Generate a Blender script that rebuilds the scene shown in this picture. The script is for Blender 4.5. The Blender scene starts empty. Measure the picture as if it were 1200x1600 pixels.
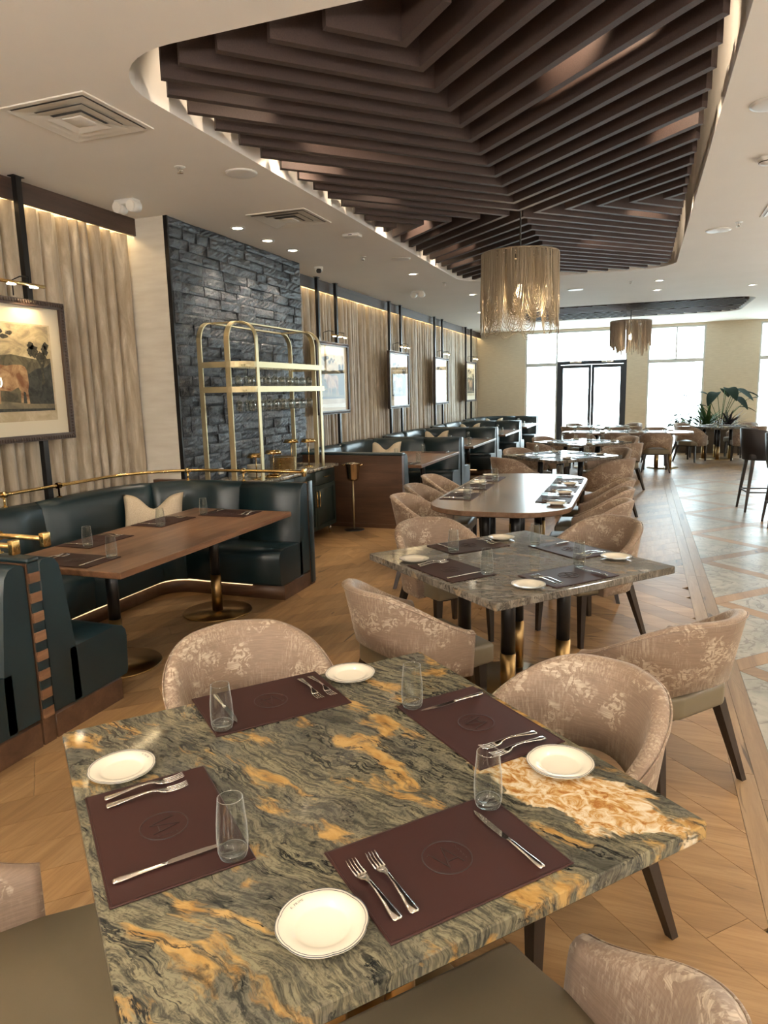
import bpy, bmesh, math, random
from mathutils import Vector, Matrix
random.seed(7)
PI = math.pi
sc = bpy.context.scene
COL = sc.collection

# ---------------------------------------------------------------- camera
YAW, PITCH, ROLL, CAMZ, FPX = 0.35039, 0.17021, -0.02293, 1.72, 1092.7
cd = bpy.data.cameras.new('camera'); cam = bpy.data.objects.new('camera', cd); COL.objects.link(cam)
fw = Vector((-math.sin(YAW)*math.cos(PITCH), math.cos(YAW)*math.cos(PITCH), -math.sin(PITCH)))
rt = Vector((math.cos(YAW), math.sin(YAW), 0)); up = rt.cross(fw)
r2 = rt*math.cos(ROLL)+up*math.sin(ROLL); u2 = up*math.cos(ROLL)-rt*math.sin(ROLL)
M = Matrix((r2, u2, -fw)).transposed().to_4x4(); M.translation = (0, 0, CAMZ)
cam.matrix_world = M
cd.sensor_fit = 'HORIZONTAL'; cd.sensor_width = 36.0; cd.lens = 36.0*FPX/1200.0
cd.clip_start = 0.05; cd.clip_end = 200
sc.camera = cam

# ---------------------------------------------------------------- view, world (overcast daylight outside), exposure
sc.view_settings.view_transform = 'Standard'; sc.view_settings.look = 'None'
sc.view_settings.gamma = 1.0; sc.view_settings.use_curve_mapping = False
sc.view_settings.exposure = 1.2
SKY = 7.0
w = bpy.data.worlds.new('overcast_sky'); sc.world = w; w.use_nodes = True
wb = w.node_tree.nodes['Background']; wb.inputs[0].default_value = (0.78, 0.93, 1.0, 1); wb.inputs[1].default_value = SKY
sc.cycles.max_bounces = 9; sc.cycles.diffuse_bounces = 5; sc.cycles.glossy_bounces = 5
sc.cycles.transmission_bounces = 9; sc.cycles.transparent_max_bounces = 12
sc.cycles.caustics_reflective = False; sc.cycles.caustics_refractive = False
sc.cycles.sample_clamp_indirect = 5.0
sc.cycles.use_denoising = True
WARM = (1.0, 0.84, 0.64)
WARMER = (1.0, 0.68, 0.36)
DOWN_W = 19.0       # watts of one ceiling downlight

# room numbers
FILL_W = 330.0      # watts of one globe lamp added to brighten the room
XL, XR, YB, YF, ZC = -4.70, 6.5, -3.2, 21.0, 3.36
CX, CY = -1.125, 7.07           # centre of the near coffer
STONE_X, ST0, ST1 = -4.15, 5.70, 8.41

# ---------------------------------------------------------------- node material helpers
def mat(name, col=(0.8, 0.8, 0.8), rough=0.5, metal=0.0, **kw):
    m = bpy.data.materials.new(name); m.use_nodes = True
    b = m.node_tree.nodes['Principled BSDF']
    b.inputs['Base Color'].default_value = (*col, 1); b.inputs['Roughness'].default_value = rough
    b.inputs['Metallic'].default_value = metal
    for k, v in kw.items(): b.inputs[k].default_value = v
    return m
def nt(m): return m.node_tree.nodes, m.node_tree.links, m.node_tree.nodes['Principled BSDF']
def coords(m, scale=(1, 1, 1), rot=(0, 0, 0), loc=(0, 0, 0), src='Object'):
    n, l, b = nt(m)
    tc = n.new('ShaderNodeTexCoord'); mp = n.new('ShaderNodeMapping')
    mp.inputs['Scale'].default_value = scale; mp.inputs['Rotation'].default_value = rot; mp.inputs['Location'].default_value = loc
    if src == 'Position':
        g = n.new('ShaderNodeNewGeometry'); l.new(g.outputs['Position'], mp.inputs[0])
    else: l.new(tc.outputs[src], mp.inputs[0])
    return mp.outputs[0]
def noise(m, vec, scale=5, detail=4, rough=0.55, dist=0.0):
    n, l, b = nt(m); t = n.new('ShaderNodeTexNoise')
    t.inputs['Scale'].default_value = scale; t.inputs['Detail'].default_value = detail
    t.inputs['Roughness'].default_value = rough; t.inputs['Distortion'].default_value = dist
    l.new(vec, t.inputs['Vector']); return t.outputs['Fac']
def ramp(m, fac, stops, interp='LINEAR'):
    n, l, b = nt(m); r = n.new('ShaderNodeValToRGB'); e = r.color_ramp.elements; r.color_ramp.interpolation = interp
    while len(e) < len(stops): e.new(0.5)
    for el, (p, c) in zip(e, stops): el.position = p; el.color = (*c, 1) if len(c) == 3 else c
    l.new(fac, r.inputs[0]); return r.outputs[0]
def mix(m, fac, a, b_, mode='MIX'):
    n, l, b = nt(m); x = n.new('ShaderNodeMix'); x.data_type = 'RGBA'; x.blend_type = mode
    for s, v in ((x.inputs['Factor'], fac), (x.inputs['A'], a), (x.inputs['B'], b_)):
        if isinstance(v, (int, float)): s.default_value = v
        elif isinstance(v, tuple): s.default_value = (*v, 1)
        else: l.new(v, s)
    return x.outputs['Result']
def math_(m, op, a, b_=0.0):
    n, l, b = nt(m); x = n.new('ShaderNodeMath'); x.operation = op
    for s, v in ((x.inputs[0], a), (x.inputs[1], b_)):
        if isinstance(v, (int, float)): s.default_value = v
        else: l.new(v, s)
    return x.outputs[0]
def setc(m, out, sock='Base Color'):
    n, l, b = nt(m); l.new(out, b.inputs[sock])
def bump(m, fac, strength=0.3, dist=0.01):
    n, l, b = nt(m); x = n.new('ShaderNodeBump'); x.inputs['Strength'].default_value = strength; x.inputs['Distance'].default_value = dist
    l.new(fac, x.inputs['Height']); l.new(x.outputs[0], b.inputs['Normal'])
def emis(name, col, strength):
    m = mat(name, (0.8, 0.8, 0.8)); b = m.node_tree.nodes['Principled BSDF']
    b.inputs['Emission Color'].default_value = (*col, 1); b.inputs['Emission Strength'].default_value = strength
    return m
MT = {}
# plaster and wall coverings
m = MT['ceiling'] = mat('ceiling_paint', (0.80, 0.765, 0.71), 0.75); setc(m, ramp(m, noise(m, coords(m), 1.5, 3), [(0.3, (0.83, 0.80, 0.75)), (0.7, (0.86, 0.83, 0.78))])); bump(m, noise(m, coords(m), 90, 3), 0.05, 0.002)
m = MT['wall'] = mat('wall_paper', (0.66, 0.59, 0.46), 0.7); f = noise(m, coords(m, (1, 1, 9)), 6, 5); setc(m, ramp(m, f, [(0.3, (0.60, 0.53, 0.41)), (0.7, (0.70, 0.63, 0.50))]))
m = MT['pier'] = mat('pier_plaster', (0.72, 0.67, 0.58), 0.7); f = noise(m, coords(m, (1, 1, 6)), 3, 5); setc(m, ramp(m, f, [(0.3, (0.64, 0.59, 0.51)), (0.7, (0.74, 0.70, 0.62))]))
MT['plenum'] = mat('plenum_paint', (0.42, 0.39, 0.345), 0.8)
# woods
def wood(name, c0, c1, c2, axis_scale, rough=0.4, rot=(0, 0, 0), src='Object', tone=False, knots=False):
    m = mat(name, c1, rough); v = coords(m, axis_scale, rot, src=src)
    n, l, b = nt(m)
    if tone:
        at = n.new('ShaderNodeAttribute'); at.attribute_name = 'tone'
        va = n.new('ShaderNodeVectorMath'); va.operation = 'MULTIPLY_ADD'; l.new(at.outputs['Color'], va.inputs[0]); va.inputs[1].default_value = (13, 17, 5); l.new(v, va.inputs[2]); v = va.outputs[0]
    f = noise(m, v, 1.0, 6, 0.6, 0.6); g = noise(m, v, 7.0, 5, 0.7, 0.2)
    c = ramp(m, f, [(0.28, c0), (0.5, c1), (0.72, c2)])
    c = mix(m, math_(m, 'MULTIPLY', ramp(m, g, [(0.42, (1, 1, 1)), (0.5, (0, 0, 0))]), 0.28), c, c0, 'MIX')
    if knots:
        vk = coords(m, tuple(a*0.42 if a > 3 else a*0.9 for a in axis_scale), rot, src=src)
        if tone:
            vb = n.new('ShaderNodeVectorMath'); vb.operation = 'MULTIPLY_ADD'; l.new(at.outputs['Color'], vb.inputs[0]); vb.inputs[1].default_value = (23, 7, 5); l.new(vk, vb.inputs[2]); vk = vb.outputs[0]
        k = noise(m, vk, 1.6, 3, 0.5, 1.5)
        c = mix(m, ramp(m, k, [(0.27, (1, 1, 1)), (0.33, (0, 0, 0))]), c, tuple(x*0.45 for x in c0))
    if tone:
        c = mix(m, 1.0, c, ramp(m, at.outputs['Fac'], [(0.0, (0.70, 0.68, 0.66)), (0.5, (1, 1, 1)), (1.0, (1.12, 1.09, 1.04))]), 'MULTIPLY')
    setc(m, c); bump(m, g, 0.06, 0.003)
    return m
OAK = ((0.195, 0.108, 0.044), (0.295, 0.175, 0.078), (0.375, 0.237, 0.115))
MT['oak_a'] = wood('oak_plank_rising', *OAK, (14, 0.9, 3), 0.4, (0, 0, PI/4), 'Position', True, True)
MT['oak_b'] = wood('oak_plank_falling', *OAK, (0.9, 14, 3), 0.4, (0, 0, PI/4), 'Position', True, True)
MT['oak_y'] = wood('oak_border', (0.175, 0.105, 0.05), (0.26, 0.165, 0.083), (0.33, 0.222, 0.12), (14, 0.9, 3), 0.4, (0, 0, 0), 'Position', True, True)
MT['walnut'] = wood('walnut', (0.085, 0.040, 0.020), (0.19, 0.098, 0.052), (0.31, 0.175, 0.10), (11, 0.8, 11), 0.28)
MT['walnut_x'] = wood('walnut_panel', (0.05, 0.023, 0.012), (0.085, 0.042, 0.022), (0.125, 0.065, 0.035), (0.9, 9, 9), 0.45)
MT['dark_wood'] = wood('dark_wood', (0.012, 0.008, 0.006), (0.022, 0.014, 0.010), (0.035, 0.023, 0.016), (10, 10, 1), 0.4)
MT['valance'] = wood('valance_wood', (0.035, 0.02, 0.014), (0.06, 0.036, 0.026), (0.085, 0.052, 0.038), (9, 0.7, 9), 0.5)
m = MT['baffle'] = mat('baffle_felt', (0.06, 0.038, 0.033), 0.62); f = noise(m, coords(m, (1, 1, 1), src='Position'), 160, 3); setc(m, ramp(m, f, [(0.3, (0.036, 0.022, 0.020)), (0.7, (0.058, 0.036, 0.031))])); bump(m, f, 0.25, 0.002)
# leathers and fabrics
def leather(name, c, rough=0.35, amt=0.2):
    m = mat(name, c, rough); f = noise(m, coords(m), 2.2, 4); setc(m, ramp(m, f, [(0.3, tuple(x*(1-amt) for x in c)), (0.7, tuple(x*(1+amt) for x in c))]))
    bump(m, noise(m, coords(m), 260, 2), 0.06, 0.001); return m
MT['teal'] = leather('teal_leather', (0.006, 0.019, 0.024), 0.34)
MT['olive'] = leather('olive_leather', (0.165, 0.135, 0.085), 0.36, 0.1)
MT['mat_leather'] = leather('burgundy_leather', (0.028, 0.0082, 0.0062), 0.5, 0.12); MT['mat_leather'].node_tree.nodes['Principled BSDF'].inputs['Specular IOR Level'].default_value = 0.3
MT['mat_emboss'] = mat('burgundy_embossed', (0.012, 0.004, 0.0035), 0.5)
MT['stool'] = leather('brown_leather', (0.013, 0.010, 0.011), 0.5)
m = MT['velvet'] = mat('distressed_velvet', (0.36, 0.27, 0.2), 0.62)
b = m.node_tree.nodes['Principled BSDF']; b.inputs['Sheen Weight'].default_value = 0.22; b.inputs['Sheen Roughness'].default_value = 0.4; b.inputs['Sheen Tint'].default_value = (1.0, 0.88, 0.74, 1)
v = coords(m, (1, 1, 1))
blot = ramp(m, noise(m, v, 6.5, 4, 0.6), [(0.48, (0, 0, 0)), (0.56, (1, 1, 1))])
curl = ramp(m, noise(m, v, 26, 2, 0.5, 2.2), [(0.49, (0, 0, 0)), (0.53, (1, 1, 1))])
weave = ramp(m, noise(m, coords(m, (6, 6, 90)), 3.0, 4, 0.65), [(0.42, (0, 0, 0)), (0.62, (1, 1, 1))])
warp = ramp(m, noise(m, coords(m, (70, 70, 4)), 2.0, 4, 0.65), [(0.46, (0, 0, 0)), (0.64, (1, 1, 1))])
pat = math_(m, 'MULTIPLY', blot, math_(m, 'MULTIPLY', curl, math_(m, 'ADD', math_(m, 'MULTIPLY', weave, 0.6), 0.4)))
scr = math_(m, 'MULTIPLY', math_(m, 'MULTIPLY', warp, ramp(m, noise(m, v, 4.0, 3), [(0.48, (0, 0, 0)), (0.6, (1, 1, 1))])), 0.5)
base = mix(m, weave, (0.205, 0.140, 0.098), (0.25, 0.175, 0.122))
setc(m, mix(m, math_(m, 'MAXIMUM', pat, scr), base, (0.52, 0.425, 0.32))); bump(m, weave, 0.08, 0.002)
m = MT['curtain'] = mat('curtain_velvet', (0.5, 0.42, 0.3), 0.55)
b = m.node_tree.nodes['Principled BSDF']; b.inputs['Sheen Weight'].default_value = 0.4; b.inputs['Sheen Roughness'].default_value = 0.35
f = noise(m, coords(m, (3, 3, 0.7)), 3.2, 5, 0.65, 0.8); setc(m, ramp(m, f, [(0.3, (0.36, 0.29, 0.20)), (0.52, (0.50, 0.42, 0.31)), (0.7, (0.70, 0.62, 0.50))]))
m = MT['pillow'] = mat('boucle_fabric', (0.62, 0.52, 0.38), 0.9); f = noise(m, coords(m), 150, 3); setc(m, ramp(m, f, [(0.3, (0.5, 0.41, 0.29)), (0.7, (0.70, 0.60, 0.46))])); bump(m, f, 0.6, 0.003)
# metals, glass, ceramics
MT['brass'] = mat('polished_brass', (0.78, 0.55, 0.24), 0.14, 1.0)
MT['bronze'] = mat('satin_bronze', (0.36, 0.235, 0.10), 0.30, 1.0)
MT['bucket_metal'] = mat('pale_gold_metal', (0.66, 0.56, 0.42), 0.2, 1.0)
MT['champagne'] = mat('champagne_brass', (0.60, 0.51, 0.31), 0.46, 0.9)
MT['steel'] = mat('polished_steel', (0.82, 0.80, 0.77), 0.09, 1.0)
MT['black_metal'] = mat('black_metal', (0.012, 0.011, 0.011), 0.32, 0.3)
MT['navy_metal'] = mat('dark_anodised_metal', (0.02, 0.028, 0.04), 0.4, 0.3)
MT['pale_metal'] = mat('pale_window_metal', (0.55, 0.57, 0.56), 0.4, 0.2)
MT['chain'] = mat('gold_chain', (0.40, 0.33, 0.24), 0.38, 0.7)
MT['chain2'] = mat('bronze_chain', (0.42, 0.345, 0.27), 0.45, 0.4)
def pane_mat(name, tint=(1, 1, 1), f0=0.04, gain=1.0):
    """thin clear glass: transparent sheet with Schlick reflection, the same from both sides"""
    m = bpy.data.materials.new(name); m.use_nodes = True; n = m.node_tree.nodes; l = m.node_tree.links; n.clear()
    o = n.new('ShaderNodeOutputMaterial'); mx = n.new('ShaderNodeMixShader'); t = n.new('ShaderNodeBsdfTransparent'); g = n.new('ShaderNodeBsdfGlossy')
    lw = n.new('ShaderNodeLayerWeight'); lw.inputs['Blend'].default_value = 0.5
    p = n.new('ShaderNodeMath'); p.operation = 'POWER'; l.new(lw.outputs['Facing'], p.inputs[0]); p.inputs[1].default_value = 5.0
    q = n.new('ShaderNodeMath'); q.operation = 'MULTIPLY_ADD'; l.new(p.outputs[0], q.inputs[0]); q.inputs[1].default_value = gain*(1-f0); q.inputs[2].default_value = f0; q.use_clamp = True
    g.inputs['Roughness'].default_value = 0.0; t.inputs[0].default_value = (*tint, 1)
    l.new(q.outputs[0], mx.inputs[0]); l.new(t.outputs[0], mx.inputs[1]); l.new(g.outputs[0], mx.inputs[2]); l.new(mx.outputs[0], o.inputs[0]); return m
MT['pane'] = pane_mat('window_glass', (0.96, 1.0, 1.0)); MT['art_glass'] = pane_mat('picture_glass', (1, 1, 1), 0.015, 0.42)
def glass_mat(name, tint, f0, edge):
    """thin clear glass wall: transparent, mirror reflection, and a pale edge painted in for refracted light where the wall is seen end on"""
    m = pane_mat(name, tint, f0, 1.0); n = m.node_tree.nodes; l = m.node_tree.links
    out = [x for x in n if x.type == 'OUTPUT_MATERIAL'][0]; mx = [x for x in n if x.type == 'MIX_SHADER'][0]; lw = [x for x in n if x.type == 'LAYER_WEIGHT'][0]
    df = n.new('ShaderNodeBsdfTranslucent'); df.inputs[0].default_value = (0.9, 0.92, 0.9, 1); d2 = n.new('ShaderNodeBsdfDiffuse'); d2.inputs[0].default_value = (0.9, 0.92, 0.9, 1); ad = n.new('ShaderNodeMixShader'); ad.inputs[0].default_value = 0.5; l.new(df.outputs[0], ad.inputs[1]); l.new(d2.outputs[0], ad.inputs[2])
    pw = n.new('ShaderNodeMath'); pw.operation = 'POWER'; l.new(lw.outputs['Facing'], pw.inputs[0]); pw.inputs[1].default_value = 5.0
    mu = n.new('ShaderNodeMath'); mu.operation = 'MULTIPLY'; l.new(pw.outputs[0], mu.inputs[0]); mu.inputs[1].default_value = edge
    m2 = n.new('ShaderNodeMixShader'); l.new(mu.outputs[0], m2.inputs[0]); l.new(mx.outputs[0], m2.inputs[1]); l.new(ad.outputs[0], m2.inputs[2]); l.new(m2.outputs[0], out.inputs[0]); return m
MT['glass'] = glass_mat('clear_glass', (0.955, 0.97, 0.965), 0.06, 0.55)
MT['stemware'] = glass_mat('stemware_glass', (0.90, 0.93, 0.93), 0.14, 1.0)
MT['glass_rim'] = glass_mat('glass_rim', (0.9, 0.92, 0.91), 0.40, 0.6)
MT['glass_solid'] = glass_mat('glass_base', (0.86, 0.88, 0.87), 0.16, 0.5)
MT['ceramic'] = mat('cream_ceramic', (0.72, 0.665, 0.545), 0.16); MT['rim_line'] = mat('dark_rim_line', (0.03, 0.035, 0.05), 0.3)
MT['white_plastic'] = mat('white_plastic', (0.72, 0.71, 0.68), 0.4); MT['dark_hole'] = mat('duct_black', (0.015, 0.014, 0.014), 0.7)
MT['duct'] = mat('duct_grey', (0.16, 0.155, 0.15), 0.7)
MT['vent_metal'] = mat('vent_white_metal', (0.78, 0.755, 0.70), 0.45)
MT['cabinet'] = mat('dark_green_lacquer', (0.012, 0.022, 0.019), 0.38)
m = MT['counter'] = mat('counter_marble', (0.3, 0.3, 0.25), 0.15); f = noise(m, coords(m), 7, 8, 0.65, 2.0); setc(m, ramp(m, f, [(0.35, (0.05, 0.05, 0.045)), (0.5, (0.22, 0.2, 0.16)), (0.62, (0.55, 0.48, 0.36))]))
m = MT['slate'] = mat('split_slate', (0.05, 0.055, 0.062), 0.30)
oi = m.node_tree.nodes.new('ShaderNodeObjectInfo')
f = noise(m, coords(m, (1, 1, 1), src='Position'), 9, 6, 0.65, 0.8); c = ramp(m, f, [(0.3, (0.015, 0.0165, 0.020)), (0.55, (0.036, 0.040, 0.047)), (0.75, (0.08, 0.085, 0.094))])
c = mix(m, 1.0, c, ramp(m, oi.outputs['Random'], [(0.0, (0.6, 0.6, 0.62)), (0.5, (1, 1, 1)), (1.0, (1.6, 1.5, 1.45))]), 'MULTIPLY'); setc(m, c)
bump(m, noise(m, coords(m, (1, 1, 1), src='Position'), 26, 6, 0.7, 1.2), 0.9, 0.02)
m = MT['mortar'] = mat('dark_joint', (0.012, 0.012, 0.013), 0.9)
MT['subfloor'] = mat('floor_joint', (0.045, 0.028, 0.016), 0.8)
m = MT['marble'] = mat('marble_tile', (0.6, 0.56, 0.48), 0.34); v = coords(m, src='Position')
f = noise(m, v, 1.7, 7, 0.6, 2.4); g = noise(m, v, 3.2, 4, 0.55, 1.6)
c = ramp(m, f, [(0.30, (0.17, 0.172, 0.145)), (0.45, (0.30, 0.285, 0.235)), (0.60, (0.40, 0.372, 0.31)), (0.7, (0.21, 0.21, 0.175))])
c = mix(m, ramp(m, g, [(0.47, (0, 0, 0)), (0.495, (1, 1, 1)), (0.505, (1, 1, 1)), (0.53, (0, 0, 0))]), c, (0.19, 0.17, 0.14)); setc(m, c)
def granite(name, pal, along, ivory=None, rough=0.07, orange=0.575):
    """flowing polished granite: warped layers stretched along one direction in the slab.
    pal: dark, mid, light, ochre, gold, vein"""
    m = mat(name, pal[1], rough); n, l, b = nt(m)
    v0 = coords(m, (1, 1, 1), (0, 0, -along))
    wn = n.new('ShaderNodeTexNoise'); wn.inputs['Scale'].default_value = 2.0; wn.inputs['Detail'].default_value = 4; wn.inputs['Roughness'].default_value = 0.6; l.new(v0, wn.inputs['Vector'])
    sub = n.new('ShaderNodeVectorMath'); sub.operation = 'SUBTRACT'; l.new(wn.outputs['Color'], sub.inputs[0]); sub.inputs[1].default_value = (0.5, 0.5, 0.5)
    ma = n.new('ShaderNodeVectorMath'); ma.operation = 'MULTIPLY_ADD'; l.new(sub.outputs[0], ma.inputs[0]); ma.inputs[1].default_value = (0.26, 0.24, 0.3); l.new(v0, ma.inputs[2])
    def layer(sx, sy, d=5, r=0.6, dist=0.3, off=0.0):
        mp = n.new('ShaderNodeMapping'); mp.inputs['Scale'].default_value = (sx, sy, 8.0); mp.inputs['Location'].default_value = (off, off*0.7, off*0.3); l.new(ma.outputs[0], mp.inputs[0])
        return noise(m, mp.outputs[0], 1.0, d, r, dist)
    base, tone, gold, vein, brk, fine, speck = layer(2.6, 9.0, 6, 0.62, 0.4), layer(1.6, 4.0, 3, 0.5, 0.3, 3.1), layer(3.6, 10.5, 6, 0.62, 0.25, 9.1), layer(2.2, 12.0, 7, 0.66, 0.4, 4.3), layer(5, 9, 3, 0.5, 0.2, 7.7), layer(16, 95, 4, 0.7, 0.2, 2.2), layer(120, 150, 3, 0.7, 0, 5.5)
    c = ramp(m, base, [(0.30, pal[0]), (0.45, pal[1]), (0.60, pal[2]), (0.72, pal[1])])
    c = mix(m, ramp(m, tone, [(0.42, (0, 0, 0)), (0.62, (0.55, 0.55, 0.55))]), c, pal[2])
    c = mix(m, math_(m, 'MULTIPLY', ramp(m, fine, [(0.40, (1, 1, 1)), (0.56, (0, 0, 0))]), 0.85), c, pal[0])
    c = mix(m, math_(m, 'MULTIPLY', ramp(m, speck, [(0.38, (1, 1, 1)), (0.50, (0, 0, 0))]), 0.5), c, pal[5])
    c = mix(m, ramp(m, gold, [(orange-0.02, (0, 0, 0)), (orange+0.05, (1, 1, 1))]), c, ramp(m, layer(20, 30, 4, 0.6, 0.6, 1.1), [(0.35, pal[3]), (0.6, pal[4])]))
    vm = math_(m, 'MULTIPLY', ramp(m, vein, [(0.478, (0, 0, 0)), (0.494, (1, 1, 1)), (0.506, (1, 1, 1)), (0.522, (0, 0, 0))]), ramp(m, brk, [(0.38, (0, 0, 0)), (0.55, (1, 1, 1))]))
    vm = math_(m, 'MAXIMUM', vm, math_(m, 'MULTIPLY', ramp(m, vein, [(0.33, (1, 1, 1)), (0.39, (0, 0, 0))]), 0.85))
    c = mix(m, vm, c, pal[5])
    if ivory:
        (ix, iy), (rx, ry) = ivory
        mp = n.new('ShaderNodeMapping'); mp.vector_type = 'TEXTURE'; mp.inputs['Location'].default_value = (ix, iy, 0.74); mp.inputs['Rotation'].default_value = (0, 0, along); mp.inputs['Scale'].default_value = (rx, ry, 0.5)
        tc = n.new('ShaderNodeTexCoord'); l.new(tc.outputs['Object'], mp.inputs[0])
        ln = n.new('ShaderNodeVectorMath'); ln.operation = 'LENGTH'; l.new(mp.outputs[0], ln.inputs[0])
        dd = math_(m, 'ADD', ln.outputs['Value'], math_(m, 'MULTIPLY', math_(m, 'SUBTRACT', layer(6, 9, 4, 0.6, 0.5, 6.6), 0.5), 1.7))
        cell = layer(34, 42, 5, 0.68, 0.8, 3.3)
        c = mix(m, ramp(m, dd, [(0.93, (1, 1, 1)), (1.03, (0, 0, 0))]), c, ramp(m, cell, [(0.36, (0.27, 0.11, 0.028)), (0.46, (0.42, 0.25, 0.09)), (0.54, (0.52, 0.41, 0.27)), (0.66, (0.62, 0.55, 0.43))]))
    setc(m, c); return m
MT['granite'] = granite('golden_green_granite', ((0.042, 0.041, 0.032), (0.112, 0.106, 0.082), (0.205, 0.180, 0.112), (0.26, 0.14, 0.038), (0.40, 0.25, 0.09), (0.015, 0.016, 0.015)), -1.18, ((0.43, -0.36), (0.27, 0.11)))
MT['granite2'] = granite('grey_brown_granite', ((0.075, 0.066, 0.054), (0.15, 0.132, 0.108), (0.24, 0.212, 0.175), (0.19, 0.13, 0.075), (0.29, 0.215, 0.14), (0.05, 0.043, 0.036)), -0.9, None, 0.09, 0.60)
MT['oval_wood'] = wood('pale_walnut_top', (0.10, 0.055, 0.032), (0.155, 0.092, 0.058), (0.21, 0.135, 0.09), (10, 0.7, 10), 0.22)
# prints (flat artwork colours)
MT['paper'] = mat('mount_paper', (0.70, 0.63, 0.48), 0.8)
MT['print_sky'] = mat('print_sky', (0.42, 0.34, 0.20), 0.8); m = MT['print_sky']; f = noise(m, coords(m, (1, 2, 4)), 3, 5, 0.6, 1); setc(m, ramp(m, f, [(0.35, (0.25, 0.21, 0.14)), (0.55, (0.50, 0.41, 0.24)), (0.7, (0.62, 0.53, 0.34))]))
for nm, c0, c1, s in (('print_hill', (0.06, 0.055, 0.035), (0.15, 0.13, 0.075), 14), ('print_dark', (0.022, 0.024, 0.02), (0.06, 0.062, 0.05), 18), ('print_path', (0.13, 0.11, 0.07), (0.24, 0.2, 0.12), 9), ('print_hide', (0.20, 0.085, 0.035), (0.50, 0.33, 0.17), 9), ('print_tree', (0.02, 0.02, 0.016), (0.075, 0.065, 0.04), 40), ('print_pale', (0.45, 0.36, 0.22), (0.6, 0.5, 0.34), 8)):
    m = MT[nm] = mat(nm, c0, 0.85); setc(m, ramp(m, noise(m, coords(m), s, 5, 0.6, 0.8), [(0.38, c0), (0.62, c1)]))
MT['frame_wood'] = mat('carved_frame_wood', (0.045, 0.026, 0.017), 0.4)
MT['lamp_lens'] = emis('lamp_lens', (1.0, 0.86, 0.64), 14.0)
MT['led_cove'] = emis('warm_led_strip', (1.0, 0.76, 0.42), 9.0)
MT['led_seat'] = emis('amber_led_strip', (1.0, 0.66, 0.34), 0.7)
MT['bulb'] = emis('warm_bulb', (1.0, 0.80, 0.50), 20.0)
m = MT['leaf'] = mat('dark_leaf', (0.014, 0.030, 0.020), 0.8, 0.0, **{'Specular IOR Level': 0.12}); m = MT['leaf2'] = mat('fresh_leaf', (0.05, 0.10, 0.035), 0.7, 0.0, **{'Specular IOR Level': 0.15}); MT['leaf3'] = mat('plum_leaf', (0.045, 0.035, 0.045), 0.45)
MT['planter'] = mat('planter_brown', (0.10, 0.075, 0.055), 0.55)
m = MT['terrace'] = mat('pale_terrace', (0.72, 0.72, 0.70), 0.8); setc(m, ramp(m, noise(m, coords(m), 2, 4), [(0.3, (0.66, 0.66, 0.64)), (0.7, (0.76, 0.76, 0.74))]))
MT['soil'] = mat('soil', (0.03, 0.022, 0.015), 0.9)

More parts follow.
